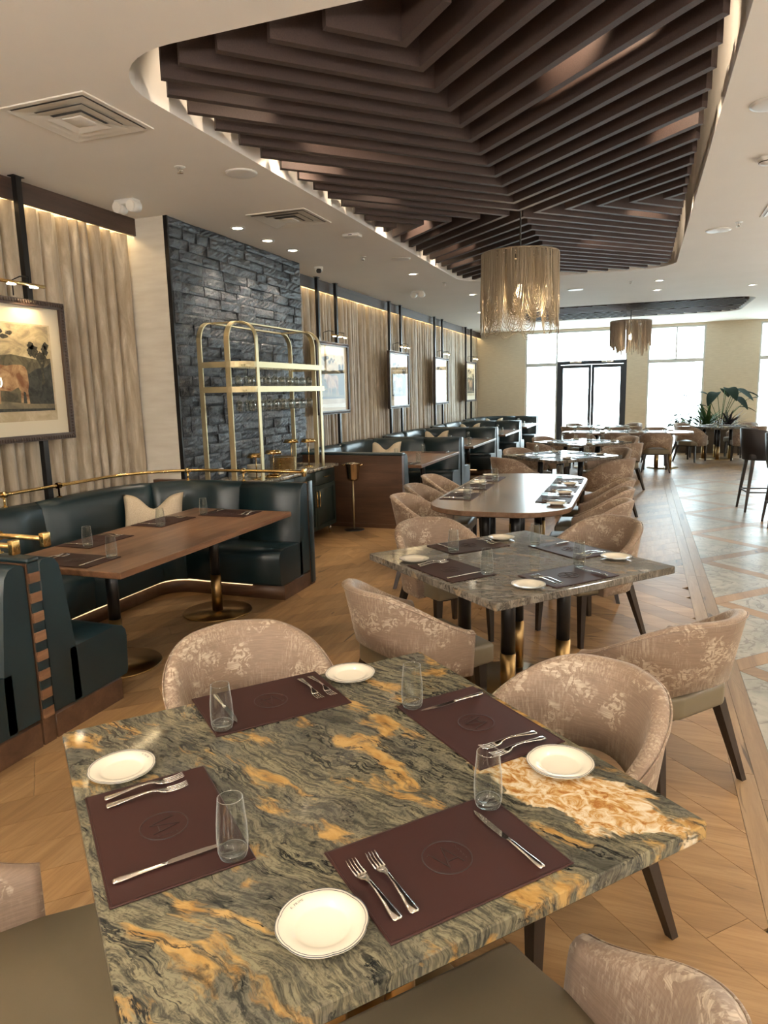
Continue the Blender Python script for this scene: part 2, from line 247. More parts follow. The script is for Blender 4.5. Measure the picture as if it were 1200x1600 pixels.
# ---------------------------------------------------------------- mesh helpers
class MB:
    def __init__(s): s.v = []; s.f = []; s.sm = []
    def add(s, vs, fs, smooth=False):
        o = len(s.v); s.v += [tuple(p) for p in vs]
        for f in fs: s.f.append(tuple(i+o for i in f)); s.sm.append(smooth)
        return s
    def box(s, x0, x1, y0, y1, z0, z1):
        return s.add([(x0, y0, z0), (x1, y0, z0), (x1, y1, z0), (x0, y1, z0), (x0, y0, z1), (x1, y0, z1), (x1, y1, z1), (x0, y1, z1)],
                     [(3, 2, 1, 0), (4, 5, 6, 7), (0, 1, 5, 4), (1, 2, 6, 5), (2, 3, 7, 6), (3, 0, 4, 7)])
    def rbox(s, x0, x1, y0, y1, z0, z1, r=0.01, seg=2, smooth=True):
        bm = bmesh.new(); bmesh.ops.create_cube(bm, size=1.0)
        for v in bm.verts: v.co = Vector(((x0+x1)/2+v.co.x*(x1-x0), (y0+y1)/2+v.co.y*(y1-y0), (z0+z1)/2+v.co.z*(z1-z0)))
        bmesh.ops.bevel(bm, geom=bm.edges[:], offset=r, segments=seg, profile=0.5, affect='EDGES')
        bm.verts.index_update(); s.add([v.co[:] for v in bm.verts], [tuple(v.index for v in f.verts) for f in bm.faces], smooth); bm.free(); return s
    def sheet_y(s, x0, x1, y, z0, z1): return s.add([(x0, y, z0), (x1, y, z0), (x1, y, z1), (x0, y, z1)], [(0, 1, 2, 3)])
    def sheet_x(s, x, y0, y1, z0, z1): return s.add([(x, y0, z0), (x, y1, z0), (x, y1, z1), (x, y0, z1)], [(0, 1, 2, 3)])
    def prism(s, poly, z0, z1, smooth=False):
        n = len(poly); vs = [(x, y, z0) for x, y in poly]+[(x, y, z1) for x, y in poly]
        fs = [tuple(range(n-1, -1, -1)), tuple(range(n, 2*n))]
        s.add(vs, fs); s.add(vs, [(i, (i+1) % n, n+(i+1) % n, n+i) for i in range(n)], smooth); return s
    def lathe(s, prof, seg=24, c=(0, 0, 0), smooth=True):
        vs = []; fs = []; n = len(prof)
        for i in range(seg):
            a = 2*PI*i/seg
            for r, z in prof: vs.append((c[0]+r*math.cos(a), c[1]+r*math.sin(a), c[2]+z))
        for i in range(seg):
            j = (i+1) % seg
            for k in range(n-1): fs.append((i*n+k, j*n+k, j*n+k+1, i*n+k+1))
        return s.add(vs, fs, smooth)
    def tube(s, pts, r=0.01, seg=8, smooth=True, cap=True, radii=None, closed=False):
        pts = [Vector(p) for p in pts]; n = len(pts); vs = []; fs = []; ref = None
        for i, p in enumerate(pts):
            if closed: t = (pts[(i+1) % n]-pts[i-1]).normalized()
            else: t = (pts[min(i+1, n-1)]-pts[max(i-1, 0)]).normalized()
            if ref is None: ref = Vector((0, 0, 1)) if abs(t.z) < 0.9 else Vector((1, 0, 0))
            a = t.cross(ref).normalized(); bb = a.cross(t).normalized(); ref = bb
            rr = radii[i] if radii else r
            for k in range(seg):
                an = 2*PI*k/seg+PI/seg; vs.append(p+a*rr*math.cos(an)+bb*rr*math.sin(an))
        m_ = n if closed else n-1
        for i in range(m_):
            j = (i+1) % n
            for k in range(seg): fs.append((i*seg+k, i*seg+(k+1) % seg, j*seg+(k+1) % seg, j*seg+k))
        s.add(vs, fs, smooth)
        if cap and not closed: s.add(vs, [tuple(range(seg-1, -1, -1)), tuple((n-1)*seg+k for k in range(seg))])
        return s
    def grid(s, rows, smooth=True, close_u=False):
        nu = len(rows); nv = len(rows[0]); vs = [p for r in rows for p in r]; fs = []
        for i in range(nu if close_u else nu-1):
            j = (i+1) % nu
            for k in range(nv-1): fs.append((i*nv+k, j*nv+k, j*nv+k+1, i*nv+k+1))
        return s.add(vs, fs, smooth)
    def loop_sweep(s, rows, smooth=True, cap=True):
        """rows of closed cross sections"""
        nu = len(rows); nv = len(rows[0]); vs = [p for r in rows for p in r]; fs = []
        for i in range(nu-1):
            for k in range(nv): fs.append((i*nv+k, i*nv+(k+1) % nv, (i+1)*nv+(k+1) % nv, (i+1)*nv+k))
        s.add(vs, fs, smooth)
        if cap: s.add(vs, [tuple(range(nv-1, -1, -1)), tuple((nu-1)*nv+k for k in range(nv))])
        return s
    def mesh(s, name, material):
        me = bpy.data.meshes.new(name); me.from_pydata([tuple(p) for p in s.v], [], s.f); me.polygons.foreach_set('use_smooth', s.sm)
        bm = bmesh.new(); bm.from_mesh(me); bmesh.ops.remove_doubles(bm, verts=bm.verts, dist=1e-5); bmesh.ops.recalc_face_normals(bm, faces=bm.faces); bm.to_mesh(me); bm.free()
        if material: me.materials.append(MT[material] if isinstance(material, str) else material)
        me.update(); return me
    def build(s, name, material, parent=None, loc=(0, 0, 0), rz=0.0):
        o = bpy.data.objects.new(name, s.mesh(name, material)); COL.objects.link(o); o.location = loc; o.rotation_euler = (0, 0, rz)
        if parent: o.parent = parent
        return o
def tag(o, label, cat, group=None):
    o['label'] = label; o['category'] = cat
    if group: o['group'] = group
    return o
def empty(name, loc=(0, 0, 0), rz=0.0, label=None, cat=None, group=None):
    o = bpy.data.objects.new(name, None); COL.objects.link(o); o.location = loc; o.rotation_euler = (0, 0, rz); o.empty_display_size = 0.1
    if label: tag(o, label, cat, group)
    return o
def struct(o): o['kind'] = 'structure'; return o
def kids(o): return [c for c in bpy.data.objects if c.parent == o]
def copy_tree(o, parent=None, loc=None, rz=None, label=None, group=None, _k=None):
    c = o.copy(); COL.objects.link(c); c.parent = parent
    if loc is not None: c.location = loc
    if rz is not None: c.rotation_euler = (0, 0, rz)
    if label: c['label'] = label
    if group: c['group'] = group
    for ch in kids(o): copy_tree(ch, c)
    return c
def inst(name, me, parent=None, loc=(0, 0, 0), rot=(0, 0, 0)):
    o = bpy.data.objects.new(name, me); COL.objects.link(o); o.location = loc; o.rotation_euler = rot
    if parent: o.parent = parent
    return o
def spot(name, loc, target, watts, col=WARM, angle=90, blend=0.6, size=0.05, parent=None):
    ld = bpy.data.lights.new(name, 'SPOT'); ld.energy = watts; ld.color = col; ld.spot_size = math.radians(angle); ld.spot_blend = blend; ld.shadow_soft_size = size
    o = bpy.data.objects.new(name, ld); COL.objects.link(o); o.location = loc
    d = Vector(target)-Vector(loc); o.rotation_euler = d.to_track_quat('-Z', 'Y').to_euler()
    if parent: o.parent = parent; o.location = Vector(loc)-parent.location
    return o
def point(name, loc, watts, col=WARM, size=0.03, parent=None):
    ld = bpy.data.lights.new(name, 'POINT'); ld.energy = watts; ld.color = col; ld.shadow_soft_size = size
    o = bpy.data.objects.new(name, ld); COL.objects.link(o); o.location = loc
    if parent: o.parent = parent; o.location = Vector(loc)-parent.location
    return o
def sstep(a, b_, x):
    t = max(0.0, min(1.0, (x-a)/(b_-a))); return t*t*(3-2*t)
def rrect(x0, x1, y0, y1, r, n=10):
    pts = []
    for cx, cy, a0 in ((x1-r, y0+r, -PI/2), (x1-r, y1-r, 0), (x0+r, y1-r, PI/2), (x0+r, y0+r, PI)):
        for i in range(n+1): a = a0+PI/2*i/n; pts.append((cx+r*math.cos(a), cy+r*math.sin(a)))
    return pts
def clip_poly(poly, a, b_, c):
    """keep a*x+b*y<=c"""
    out = []; n = len(poly)
    for i in range(n):
        p, q = poly[i], poly[(i+1) % n]; dp = a*p[0]+b_*p[1]-c; dq = a*q[0]+b_*q[1]-c
        if dp <= 0: out.append(p)
        if (dp < 0 < dq) or (dq < 0 < dp): t = dp/(dp-dq); out.append((p[0]+(q[0]-p[0])*t, p[1]+(q[1]-p[1])*t))
    return out
def clip_rect(poly, x0, x1, y0, y1):
    for a, b_, c in ((-1, 0, -x0), (1, 0, x1), (0, -1, -y0), (0, 1, y1)):
        if len(poly) < 3: return []
        poly = clip_poly(poly, a, b_, c)
    return poly
def area(poly): return abs(sum(poly[i-1][0]*poly[i][1]-poly[i][0]*poly[i-1][1] for i in range(len(poly))))/2
def project(p):
    d = Vector(p)-Vector((0, 0, CAMZ)); z = d.dot(fw)
    return (600+FPX*d.dot(r2)/z, 800-FPX*d.dot(u2)/z) if z > 0.05 else None
def in_view(p, mgn=60):
    q = project(p); return q is not None and -mgn < q[0] < 1200+mgn and -mgn < q[1] < 1600+mgn
def px_size(poly, z=0):
    qs = [project((x, y, z)) for x, y in poly]
    if any(q is None for q in qs): return 1e6
    A = abs(sum(qs[i-1][0]*qs[i][1]-qs[i][0]*qs[i-1][1] for i in range(len(qs))))/2
    return A

# ================================================================= STRUCTURE
# ---- floor
floor = struct(MB().box(XL-0.1, XR+0.1, YB-0.1, YF+0.1, -0.08, -0.012).build('floor', 'subfloor'))
planks = []
def plank_field(x0, x1, y0, y1, ang, wd, material, rng, lmin=1.3, lmax=2.2):
    ca, sa = math.cos(ang), math.sin(ang); g = 0.0009
    ts = [-x*sa+y*ca for x in (x0, x1) for y in (y0, y1)]; ss = [x*ca+y*sa for x in (x0, x1) for y in (y0, y1)]
    t = math.floor(min(ts)/wd)*wd
    while t < max(ts):
        s = min(ss)-rng.random()*lmax
        while s < max(ss):
            L = rng.uniform(lmin, lmax)
            q = [(s+g, t+g), (s+L-g, t+g), (s+L-g, t+wd-g), (s+g, t+wd-g)]
            poly = clip_rect([(a*ca-b_*sa, a*sa+b_*ca) for a, b_ in q], x0+g, x1-g, y0+g, y1-g)
            if len(poly) >= 3 and area(poly) > 0.003: planks.append((poly, material, rng.random()))
            s += L
        t += wd
rng = random.Random(3)
BX0, BX1 = 0.45, 0.63
plank_field(XL, CX, YB, CY, PI/4, 0.19, 'oak_a', rng); plank_field(CX, BX0, YB, CY, -PI/4, 0.19, 'oak_b', rng)
plank_field(XL, CX, CY, YF, -PI/4, 0.19, 'oak_b', rng); plank_field(CX, BX0, CY, 14.0, PI/4, 0.19, 'oak_a', rng)
plank_field(CX, XR, 14.0, YF, PI/4, 0.19, 'oak_a', rng)
plank_field(BX0, BX1, YB, 14.0, PI/2, 0.18, 'oak_y', rng)
# marble lattice with oak straps right of the border
LS = 1.40/math.sqrt(2); SW = 0.13; c45 = math.sqrt(0.5)
def lat(a, b_): return ((a-b_)*c45, (a+b_)*c45)
A0 = (BX1+4.60)*c45; B0 = (4.60-BX1)*c45
tiles = []
for i in range(-10, 14):
    for j in range(-14, 14):
        a, b_ = A0+i*LS, B0+j*LS; h = SW/2; g = 0.001
        for rect, mt_ in (((a+h, a+LS-h, b_+h, b_+LS-h), 'marble'), ((a-h, a+h, b_+h, b_+LS-h), 'oak_b'), ((a-h, a+LS-h, b_-h, b_+h), 'oak_a')):
            q = [lat(rect[0]+g, rect[2]+g), lat(rect[1]-g, rect[2]+g), lat(rect[1]-g, rect[3]-g), lat(rect[0]+g, rect[3]-g)]
            poly = clip_rect(q, BX1+g, XR, YB, 14.0-g)
            if len(poly) >= 3 and area(poly) > 0.002: tiles.append((poly, mt_, rng.random()))
def lay(items, name, keep):
    items = [(px_size(p) if in_view((sum(q[0] for q in p)/len(p), sum(q[1] for q in p)/len(p), 0), 150) else 0, p, m_, t_) for p, m_, t_ in items]
    items.sort(key=lambda q: -q[0])
    rest = {}
    for i, (s_, p, m_, t_) in enumerate(items):
        if i < keep and s_ > 60:
            o = MB().prism(p, -0.012, 0.0).build(name, m_, floor); ca_ = o.data.color_attributes.new('tone', 'FLOAT_COLOR', 'CORNER')
            for d in ca_.data: d.color = (t_, t_, t_, 1)
        else: rest.setdefault(m_, []).append((p, t_))
    for m_, ps in rest.items():
        vs = []; fs = []; tn = []
        for p, t_ in ps:
            o_ = len(vs); n = len(p); vs += [(x, y, 0.0) for x, y in p]+[(x, y, -0.012) for x, y in p]
            fs.append(tuple(range(o_, o_+n))); tn += [t_]*n
            for i in range(n): fs.append((o_+i, o_+n+i, o_+n+(i+1) % n, o_+(i+1) % n)); tn += [t_]*4
        me = bpy.data.meshes.new(name+'_field'); me.from_pydata(vs, [], fs); me.materials.append(MT[m_])
        ca_ = me.color_attributes.new('tone', 'FLOAT_COLOR', 'CORNER')
        for d, t_ in zip(ca_.data, tn): d.color = (t_, t_, t_, 1)
        o = inst(name+'_field', me, floor); o['kind'] = 'stuff'
lay(planks, 'plank', 280); lay([t for t in tiles if t[1] == 'marble'], 'marble_tile', 120); lay([t for t in tiles if t[1] != 'marble'], 'oak_strap', 120)

# ---- ceiling with two rounded coffers
C1 = (-2.65, 0.40, 3.08, 11.10); C2 = (-2.75, 2.05, 15.35, 18.35)
loops = [rrect(*C1, 0.5), rrect(*C2, 0.45)]
bm = bmesh.new(); edges = []
for lp in [[(XL-0.1, YB-0.1), (XR+0.1, YB-0.1), (XR+0.1, YF+0.1), (XL-0.1, YF+0.1)]]+loops:
    vs = [bm.verts.new((x, y, ZC)) for x, y in lp]; edges += [bm.edges.new((vs[i-1], vs[i])) for i in range(len(vs))]
bmesh.ops.triangle_fill(bm, use_beauty=True, use_dissolve=False, edges=edges)
me = bpy.data.meshes.new('ceiling'); bm.to_mesh(me); bm.free(); me.materials.append(MT['ceiling']); ceil = struct(inst('ceiling', me))
for lp in loops:
    b_ = MB(); n = len(lp); H = ZC+0.62
    b_.add([(x, y, ZC) for x, y in lp]+[(x, y, H) for x, y in lp], [(i, (i+1) % n, n+(i+1) % n, n+i) for i in range(n)], False)
    b_.build('coffer_side', 'ceiling', ceil)
    MB().add([(x, y, H) for x, y in lp], [tuple(range(n))]).build('coffer_top', 'plenum', ceil)
# ---- walls
struct(MB().box(XL-0.1, XL, YB, YF+0.1, -0.05, ZC+0.02).build('wall_left', 'wall'))
struct(MB().box(XL-0.1, XR+0.1, YB-0.1, YB, -0.05, ZC+0.02).build('wall_back', 'wall'))
struct(MB().box(XR, XR+0.1, YB, YF+0.1, -0.05, ZC+0.02).build('wall_right', 'wall'))
W1, D1, W2, W3, W4 = (-3.18, -2.27), (-2.27, -0.38), (0.16, 1.60), (2.90, 4.35), (4.95, 6.2)
HEAD = 3.30
b_ = MB()
for x0, x1 in ((XL-0.1, W1[0]), (D1[1], W2[0]), (W2[1], W3[0]), (W3[1], W4[0]), (W4[1], XR+0.1)): b_.box(x0, x1, YF, YF+0.16, -0.05, ZC+0.02)
for x0, x1 in ((W1[0], D1[1]), W2, W3, W4): b_.box(x0, x1, YF, YF+0.16, HEAD, ZC+0.02)
struct(b_.build('wall_far', 'wall'))
def window(idx, x0, x1, z0, ztr, bars):
    o = empty('window_%d' % idx, (0, 0, 0)); struct(o); f = 0.045
    MB().box(x0, x0+f, YF+0.03, YF+0.11, z0, HEAD).build('frame_post', 'pale_metal', o); MB().box(x1-f, x1, YF+0.03, YF+0.11, z0, HEAD).build('frame_post', 'pale_metal', o)
    MB().box(x0+f, x1-f, YF+0.03, YF+0.11, HEAD-f, HEAD).build('frame_rail', 'pale_metal', o); MB().box(x0+f, x1-f, YF+0.03, YF+0.11, z0, z0+f).build('frame_rail', 'pale_metal', o)
    MB().box(x0+f, x1-f, YF+0.02, YF+0.12, ztr-0.05, ztr+0.05).build('transom', 'pale_metal', o)
    for xb in bars: MB().box(xb-0.02, xb+0.02, YF+0.03, YF+0.11, ztr+0.05, HEAD-f).build('mullion', 'pale_metal', o)
    MB().sheet_y(x0+f, x1-f, YF+0.065, z0+f, ztr-0.05).build('pane', 'pane', o)
    xs = [x0+f]+[q for xb in bars for q in (xb-0.02, xb+0.02)]+[x1-f]
    for i in range(0, len(xs), 2): MB().sheet_y(xs[i], xs[i+1], YF+0.065, ztr+0.05, HEAD-f).build('pane', 'pane', o)
    return o
w1 = window(1, *W1, 0.0, 2.38, []); MB().box(W1[0]+0.045, W1[1]-0.045, YF+0.04, YF+0.055, 1.19, 1.21).build('glazing_bar', 'pale_metal', w1)
window(2, *W2, 0.0, 2.38, [W2[0]+0.72]); window(3, *W3, 0.0, 2.38, [W3[0]+0.72]); window(4, *W4, 0.0, 2.38, [])
wt = struct(empty('window_5')); f = 0.045
MB().box(D1[0], D1[1], YF+0.03, YF+0.11, HEAD-f, HEAD).build('frame_rail', 'pale_metal', wt)
MB().box(D1[1]-0.03, D1[1], YF+0.03, YF+0.11, 2.46, HEAD-f).build('frame_post', 'pale_metal', wt)
MB().sheet_y(D1[0], D1[1]-0.03, YF+0.065, 2.46, HEAD-f).build('pane', 'pane', wt)
dr = struct(empty('door_1'))
x0, x1 = D1; xm = (x0+x1)/2; MB().box(x0, x1, YF+0.02, YF+0.13, 2.36, 2.46).build('door_head', 'navy_metal', dr)
for a, c in ((x0, x0+0.09), (x1-0.09, x1)): MB().box(a, c, YF+0.02, YF+0.13, 0, 2.36).build('door_jamb', 'navy_metal', dr)
for a, c, hx in ((x0+0.09, xm-0.005, xm-0.13), (xm+0.005, x1-0.09, xm+0.13)):
    lf = MB().box(a, a+0.075, YF+0.04, YF+0.1, 0.02, 2.35).box(c-0.075, c, YF+0.04, YF+0.1, 0.02, 2.35).box(a+0.075, c-0.075, YF+0.04, YF+0.1, 2.26, 2.35).box(a+0.075, c-0.075, YF+0.04, YF+0.1, 0.02, 0.2).build('door_leaf', 'navy_metal', dr)
    MB().sheet_y(a+0.075, c-0.075, YF+0.07, 0.2, 2.26).build('pane', 'pane', lf)
    MB().tube([(hx, YF+0.04, 0.85), (hx, YF-0.02, 0.87), (hx, YF-0.02, 1.63), (hx, YF+0.04, 1.65)], 0.012).build('handle', 'steel', lf)
    MB().rbox((a+c)/2-0.16, (a+c)/2+0.16, YF-0.05, YF+0.03, 2.40, 2.45, 0.008).build('closer', 'steel', dr)
struct(MB().box(-30, 30, YF+0.16, YF+60, -0.12, -0.05).build('floor_terrace', 'terrace'))
# daylight portals that guide sampling of the sky through the glazed openings
for x0, x1 in ((W1[0], D1[1]), W2, W3, W4):
    ld = bpy.data.lights.new('window_portal', 'AREA'); ld.shape = 'RECTANGLE'; ld.size = x1-x0; ld.size_y = HEAD; ld.cycles.is_portal = True
    o = bpy.data.objects.new('window_portal', ld); COL.objects.link(o); o.location = ((x0+x1)/2, YF+0.2, HEAD/2); o.rotation_euler = (-PI/2, 0, 0)
# ---- slate feature pier
pier = struct(MB().box(XL, STONE_X-0.03, ST0, ST1, 0, ZC+0.01).build('wall_pier', 'pier'))
MB().box(STONE_X-0.03, STONE_X+0.012, ST0, ST0+0.018, 0, ZC).build('edge_trim', 'black_metal', pier)
MB().box(STONE_X-0.03, STONE_X-0.012, ST0+0.018, ST1, 0, ZC).build('joint_backing', 'mortar', pier)
rs = random.Random(11)
def stone_mesh(L, h, seed):
    r = random.Random(seed); nx, nz = max(4, int(L/0.045)), 4; rows = []; d0 = r.uniform(0.0, 0.02); tl, tz = r.uniform(-0.012, 0.012), r.uniform(-0.012, 0.012); ph = r.uniform(0, 6); an = r.uniform(-1.2, 1.2)
    for i in range(nx+1):
        row = []
        for k in range(nz+1):
            u, v_ = i/nx, k/nz; e = (i in (0, nx)) or (k in (0, nz))
            cl = 0.011*((u*L*math.cos(an)+v_*h*math.sin(an))*22+ph-math.floor((u*L*math.cos(an)+v_*h*math.sin(an))*22+ph))
            d = d0+tl*(u-0.5)*2+tz*(v_-0.5)*2+cl+r.uniform(-0.003, 0.003)
            if e: d = min(d, d0+0.004)-0.004
            row.append((max(0.002, d+0.012), u*L+(0 if not e else r.uniform(0, 0.002)), v_*h))
        rows.append(row)
    b_ = MB(); b_.grid(rows, False)
    b0 = [(0-0.012, p[1], p[2]) for p in (rows[0][0], rows[-1][0], rows[-1][-1], rows[0][-1])]
    # sides
    per = [rows[i][0] for i in range(nx+1)]+[rows[-1][k] for k in range(1, nz+1)]+[rows[i][-1] for i in range(nx-1, -1, -1)]+[rows[0][k] for k in range(nz-1, 0, -1)]
    n = len(per); b_.add(per+[(-0.012, p[1], p[2]) for p in per], [(i, (i+1) % n, n+(i+1) % n, n+i) for i in range(n)])
    return b_.mesh('stone', 'slate')
LENS = [0.15, 0.22, 0.30, 0.38, 0.46]; SM = {L: [stone_mesh(L-0.004, 0.098-0.0035, s*7+int(L*100)) for s in range(6)] for L in LENS}
z = 0.74
while z+0.098 < ZC+0.06:
    y = ST0+0.02
    first = True
    while y < ST1-0.02:
        L = rs.choice(LENS[:3] if first else LENS[1:]); first = False
        rem = ST1-y
        sy = 1.0
        if rem < L+0.15: sy = rem/L; L = rem
        key = min(LENS, key=lambda q: abs(q-L)); sz = min(1.0, (ZC-z)/0.098)
        o = inst('stone', rs.choice(SM[key]), pier, (STONE_X-0.012, y, z)); o.scale = (1, L/key, sz); y += L
    z += 0.098
# ---- curtain valances
def valance(idx, y0, y1):
    o = struct(MB().box(-4.52, -4.49, y0, y1, 3.205, ZC).build('trim_%d' % idx, 'valance'))
    MB().box(XL+0.02, XL+0.04, y0+0.02, y1-0.02, 3.30, 3.315).build('led_strip', 'led_cove', o)
    MB().box(-4.565, -4.55, y0+0.02, y1-0.02, 3.32, 3.335).build('led_strip', 'led_cove', o)
valance(1, YB, ST0); valance(2, ST1, YF)
# ---- curtains
def curtain(y0, y1, label, pl, amp, seed):
    r = random.Random(seed); n = int((y1-y0)/0.014); ph = 0; cols = []; ys = []
    freq = [r.uniform(0.75, 1.35) for _ in range(400)]; am = [r.uniform(0.55, 1.2) for _ in range(400)]
    rows = []
    for i in range(n+1):
        y = y0+(y1-y0)*i/n; k = (y-y0)/pl; ki = int(k); fr = k-ki; a = amp*(am[ki]*(1-fr)+am[ki+1]*fr)
        phs = 2*PI*(k+0.35*math.sin(k*0.9+seed)+0.2*math.sin(k*2.3))
        row = []
        for q in range(7):
            t = q/6; z_ = 0.02+3.20*t
            s = 2*abs(math.sin(0.5*(phs+0.35*math.sin(t*3+k))))**0.8-1
            row.append((-4.615+a*s*(1.0-0.25*t)+0.006*math.sin(7*t+k*3), y+0.015*math.sin(phs*2+t*2), z_))
        rows.append(row)
    return tag(MB().grid(rows).build('curtain', 'curtain'), label, 'curtain')
curtain(YB+0.05, ST0-0.03, 'champagne velvet curtain behind the cow picture and the near booth', 0.15, 0.066, 1.0)
curtain(ST1+0.02, YF-0.02, 'long champagne velvet curtain running from the slate pier to the far wall', 0.15, 0.062, 2.0)

# ================================================================= CEILING FEATURES
def baffles(C, cx, cy, label, step, z0, h, th, ins):
    root = empty('baffle_canopy', (cx, cy, z0), 0, label, 'ceiling baffles')
    x0, x1, y0, y1 = C[0]+ins-cx, C[1]-ins-cx, C[2]+ins*1.4-cy, C[3]-ins*1.4-cy
    cut = 0.22   # corner rounding of the opening
    def seg_clip(px, py, dx, dy):
        """length along direction until leaving the rectangle"""
        t = 1e9
        if dx: t = min(t, ((x1 if dx > 0 else x0)-px)/dx)
        if dy: t = min(t, ((y1 if dy > 0 else y0)-py)/dy)
        return t
    def arm(px, py, dx, dy):
        t = seg_clip(px, py, dx, dy); Rc = 0.46
        for _ in range(60):      # stay inside the rounded corner of the opening
            ex, ey = px+dx*t, py+dy*t; qx = max(x0+Rc-ex, ex-(x1-Rc)); qy = max(y0+Rc-ey, ey-(y1-Rc))
            if qx > 0 and qy > 0 and math.hypot(qx, qy) > Rc and t > 0.06: t -= 0.02
            else: break
        return (px+dx*t, py+dy*t)
    def vee(apex, d1, d2, name='baffle'):
        ax, ay = apex
        if not (x0+0.05 < ax < x1-0.05 and y0+0.05 < ay < y1-0.05): return
        e1, e2 = arm(ax, ay, *d1), arm(ax, ay, *d2)
        hw = th/2; b_ = MB()
        bis = Vector((d1[0]+d2[0], d1[1]+d2[1])).normalized(); k = hw*math.sqrt(2)
        for e, d in ((e1, d1), (e2, d2)):
            d_ = Vector(d).normalized(); nrm = Vector((-d_.y, d_.x)); s = 1 if nrm.dot(bis) > 0 else -1
            pi_ = (ax+bis.x*k, ay+bis.y*k); po = (ax-bis.x*k, ay-bis.y*k)
            q = [po, (e[0]-s*nrm.x*hw, e[1]-s*nrm.y*hw), (e[0]+s*nrm.x*hw, e[1]+s*nrm.y*hw), pi_]
            b_.prism(q, 0, h)
        b_.build(name, 'baffle', root)
    n = 40
    for i in range(n):
        o = (i+0.5)*step
        vee((0, -o), (-1, -1), (1, -1)); vee((0, o), (-1, 1), (1, 1)); vee((-o, 0), (-1, -1), (-1, 1)); vee((o, 0), (1, -1), (1, 1))
    # baffles that start beyond the side mid points (only reached from the far edges)
    return root
near_b = baffles(C1, CX, CY, 'brown felt baffle canopy of nested chevrons in the near ceiling coffer', 0.285, ZC-0.005, 0.19, 0.045, 0.10)
far_b = baffles(C2, -0.35, 16.85, 'brown felt baffle canopy in the far ceiling coffer by the windows', 0.285, ZC-0.005, 0.19, 0.045, 0.10)
# hanger wires of the near canopy
for i in range(8):
    for sx in (-0.7, 0.7):
        MB().tube([(sx, -3.5+i*1.0, 0.19), (sx, -3.5+i*1.0, 0.62)], 0.004, 5).build('hanger_wire', 'steel', near_b)

def downlight(x, y, label, watts=DOWN_W, angle=100, z=ZC, group=None, r=0.055, target=None, col=WARM):
    t = empty('downlight', (x, y, z), 0, label, 'downlight', group)
    MB().lathe([(r, 0.0), (r+0.022, 0.0), (r+0.022, -0.005), (r, -0.008), (r-0.004, -0.002)], 20).build('trim_ring', 'white_plastic', t)
    MB().lathe([(0.0001, -0.0015), (r, -0.0015), (r, 0.0), (0.0001, 0.0)], 16).build('lens', 'lamp_lens', t)
    spot('downlight_lamp', (x, y, z-0.012), target or (x, y, 0), watts, col, angle, 0.7, 0.045, t)
    return t
wash = 'slate wall wash downlights'
downlight(-3.83, 6.42, 'ceiling downlight before the slate wall, nearest the curtain', 55, 75, target=(-4.1, 6.42, 1.6))
downlight(-3.85, 7.06, 'ceiling downlight before the slate wall, middle of its three', 55, 75, target=(-4.1, 7.06, 1.6))
downlight(-3.85, 7.65, 'ceiling downlight before the slate wall, nearest the camera dome', 55, 75, target=(-4.1, 7.65, 1.6))
downlight(0.22, 12.34, 'ceiling downlight between the coffers, nearer of the close pair'); downlight(0.21, 13.53, 'ceiling downlight between the coffers, farther of the close pair')
downlight(1.71, 13.69, 'ceiling downlight right of the far coffer'); downlight(-3.31, 15.37, 'ceiling downlight beside the far booths')
downlight(-2.82, 12.46, 'ceiling downlight beside the near chandelier')
rest = 'ceiling downlights above and behind the viewer'
for x, y in ((-3.2, 1.7), (-3.2, 0.2), (-1.6, 2.2), (-0.2, 2.2), (1.1, 2.4), (1.2, 0.6), (-1.2, 0.5), (1.2, 4.3), (-3.25, -1.4), (-1.0, -1.4), (1.6, -1.4), (-3.1, 9.9), (3.2, 3.2), (3.2, 6.5), (3.2, 10.0)):
    downlight(x, y, 'recessed ceiling downlight out of the picture', group=rest)
# unseen globe lamps added right and behind the viewer to lift the ceiling light
MT['opal'] = emis('fill_globe_glow', (1.0, 0.88, 0.72), 6.0)
for i, (x, y) in enumerate([(3.9, 1.5+2.4*k) for k in range(5)]+[(-3.4, -1.5), (-1.9, -1.5), (-0.4, -1.5), (1.1, -1.5), (2.6, -1.5), (-2.6, -2.6), (-0.4, -2.6)]):
    t = empty('fill_globe', (x, y, 0), 0, 'unseen opal globe added to brighten the room', 'fill light', 'unseen globes added to brighten the room')
    MB().tube([(0, 0, 2.26), (0, 0, ZC-0.03)], 0.006, 6).build('cord', 'black_metal', t); MB().lathe([(0.0001, ZC-0.03), (0.05, ZC-0.03), (0.05, ZC), (0.0001, ZC)], 14).build('canopy', 'brass', t)
    MB().lathe([(0.0001 if k in (0, 12) else 0.16*math.sin(PI*k/12), 2.10-0.16*math.cos(PI*k/12)) for k in range(13)], 20).build('globe', 'opal', t)
    ld = point('fill_lamp', (x, y, 2.10), FILL_W, (1.0, 0.94, 0.87), 0.17, t)
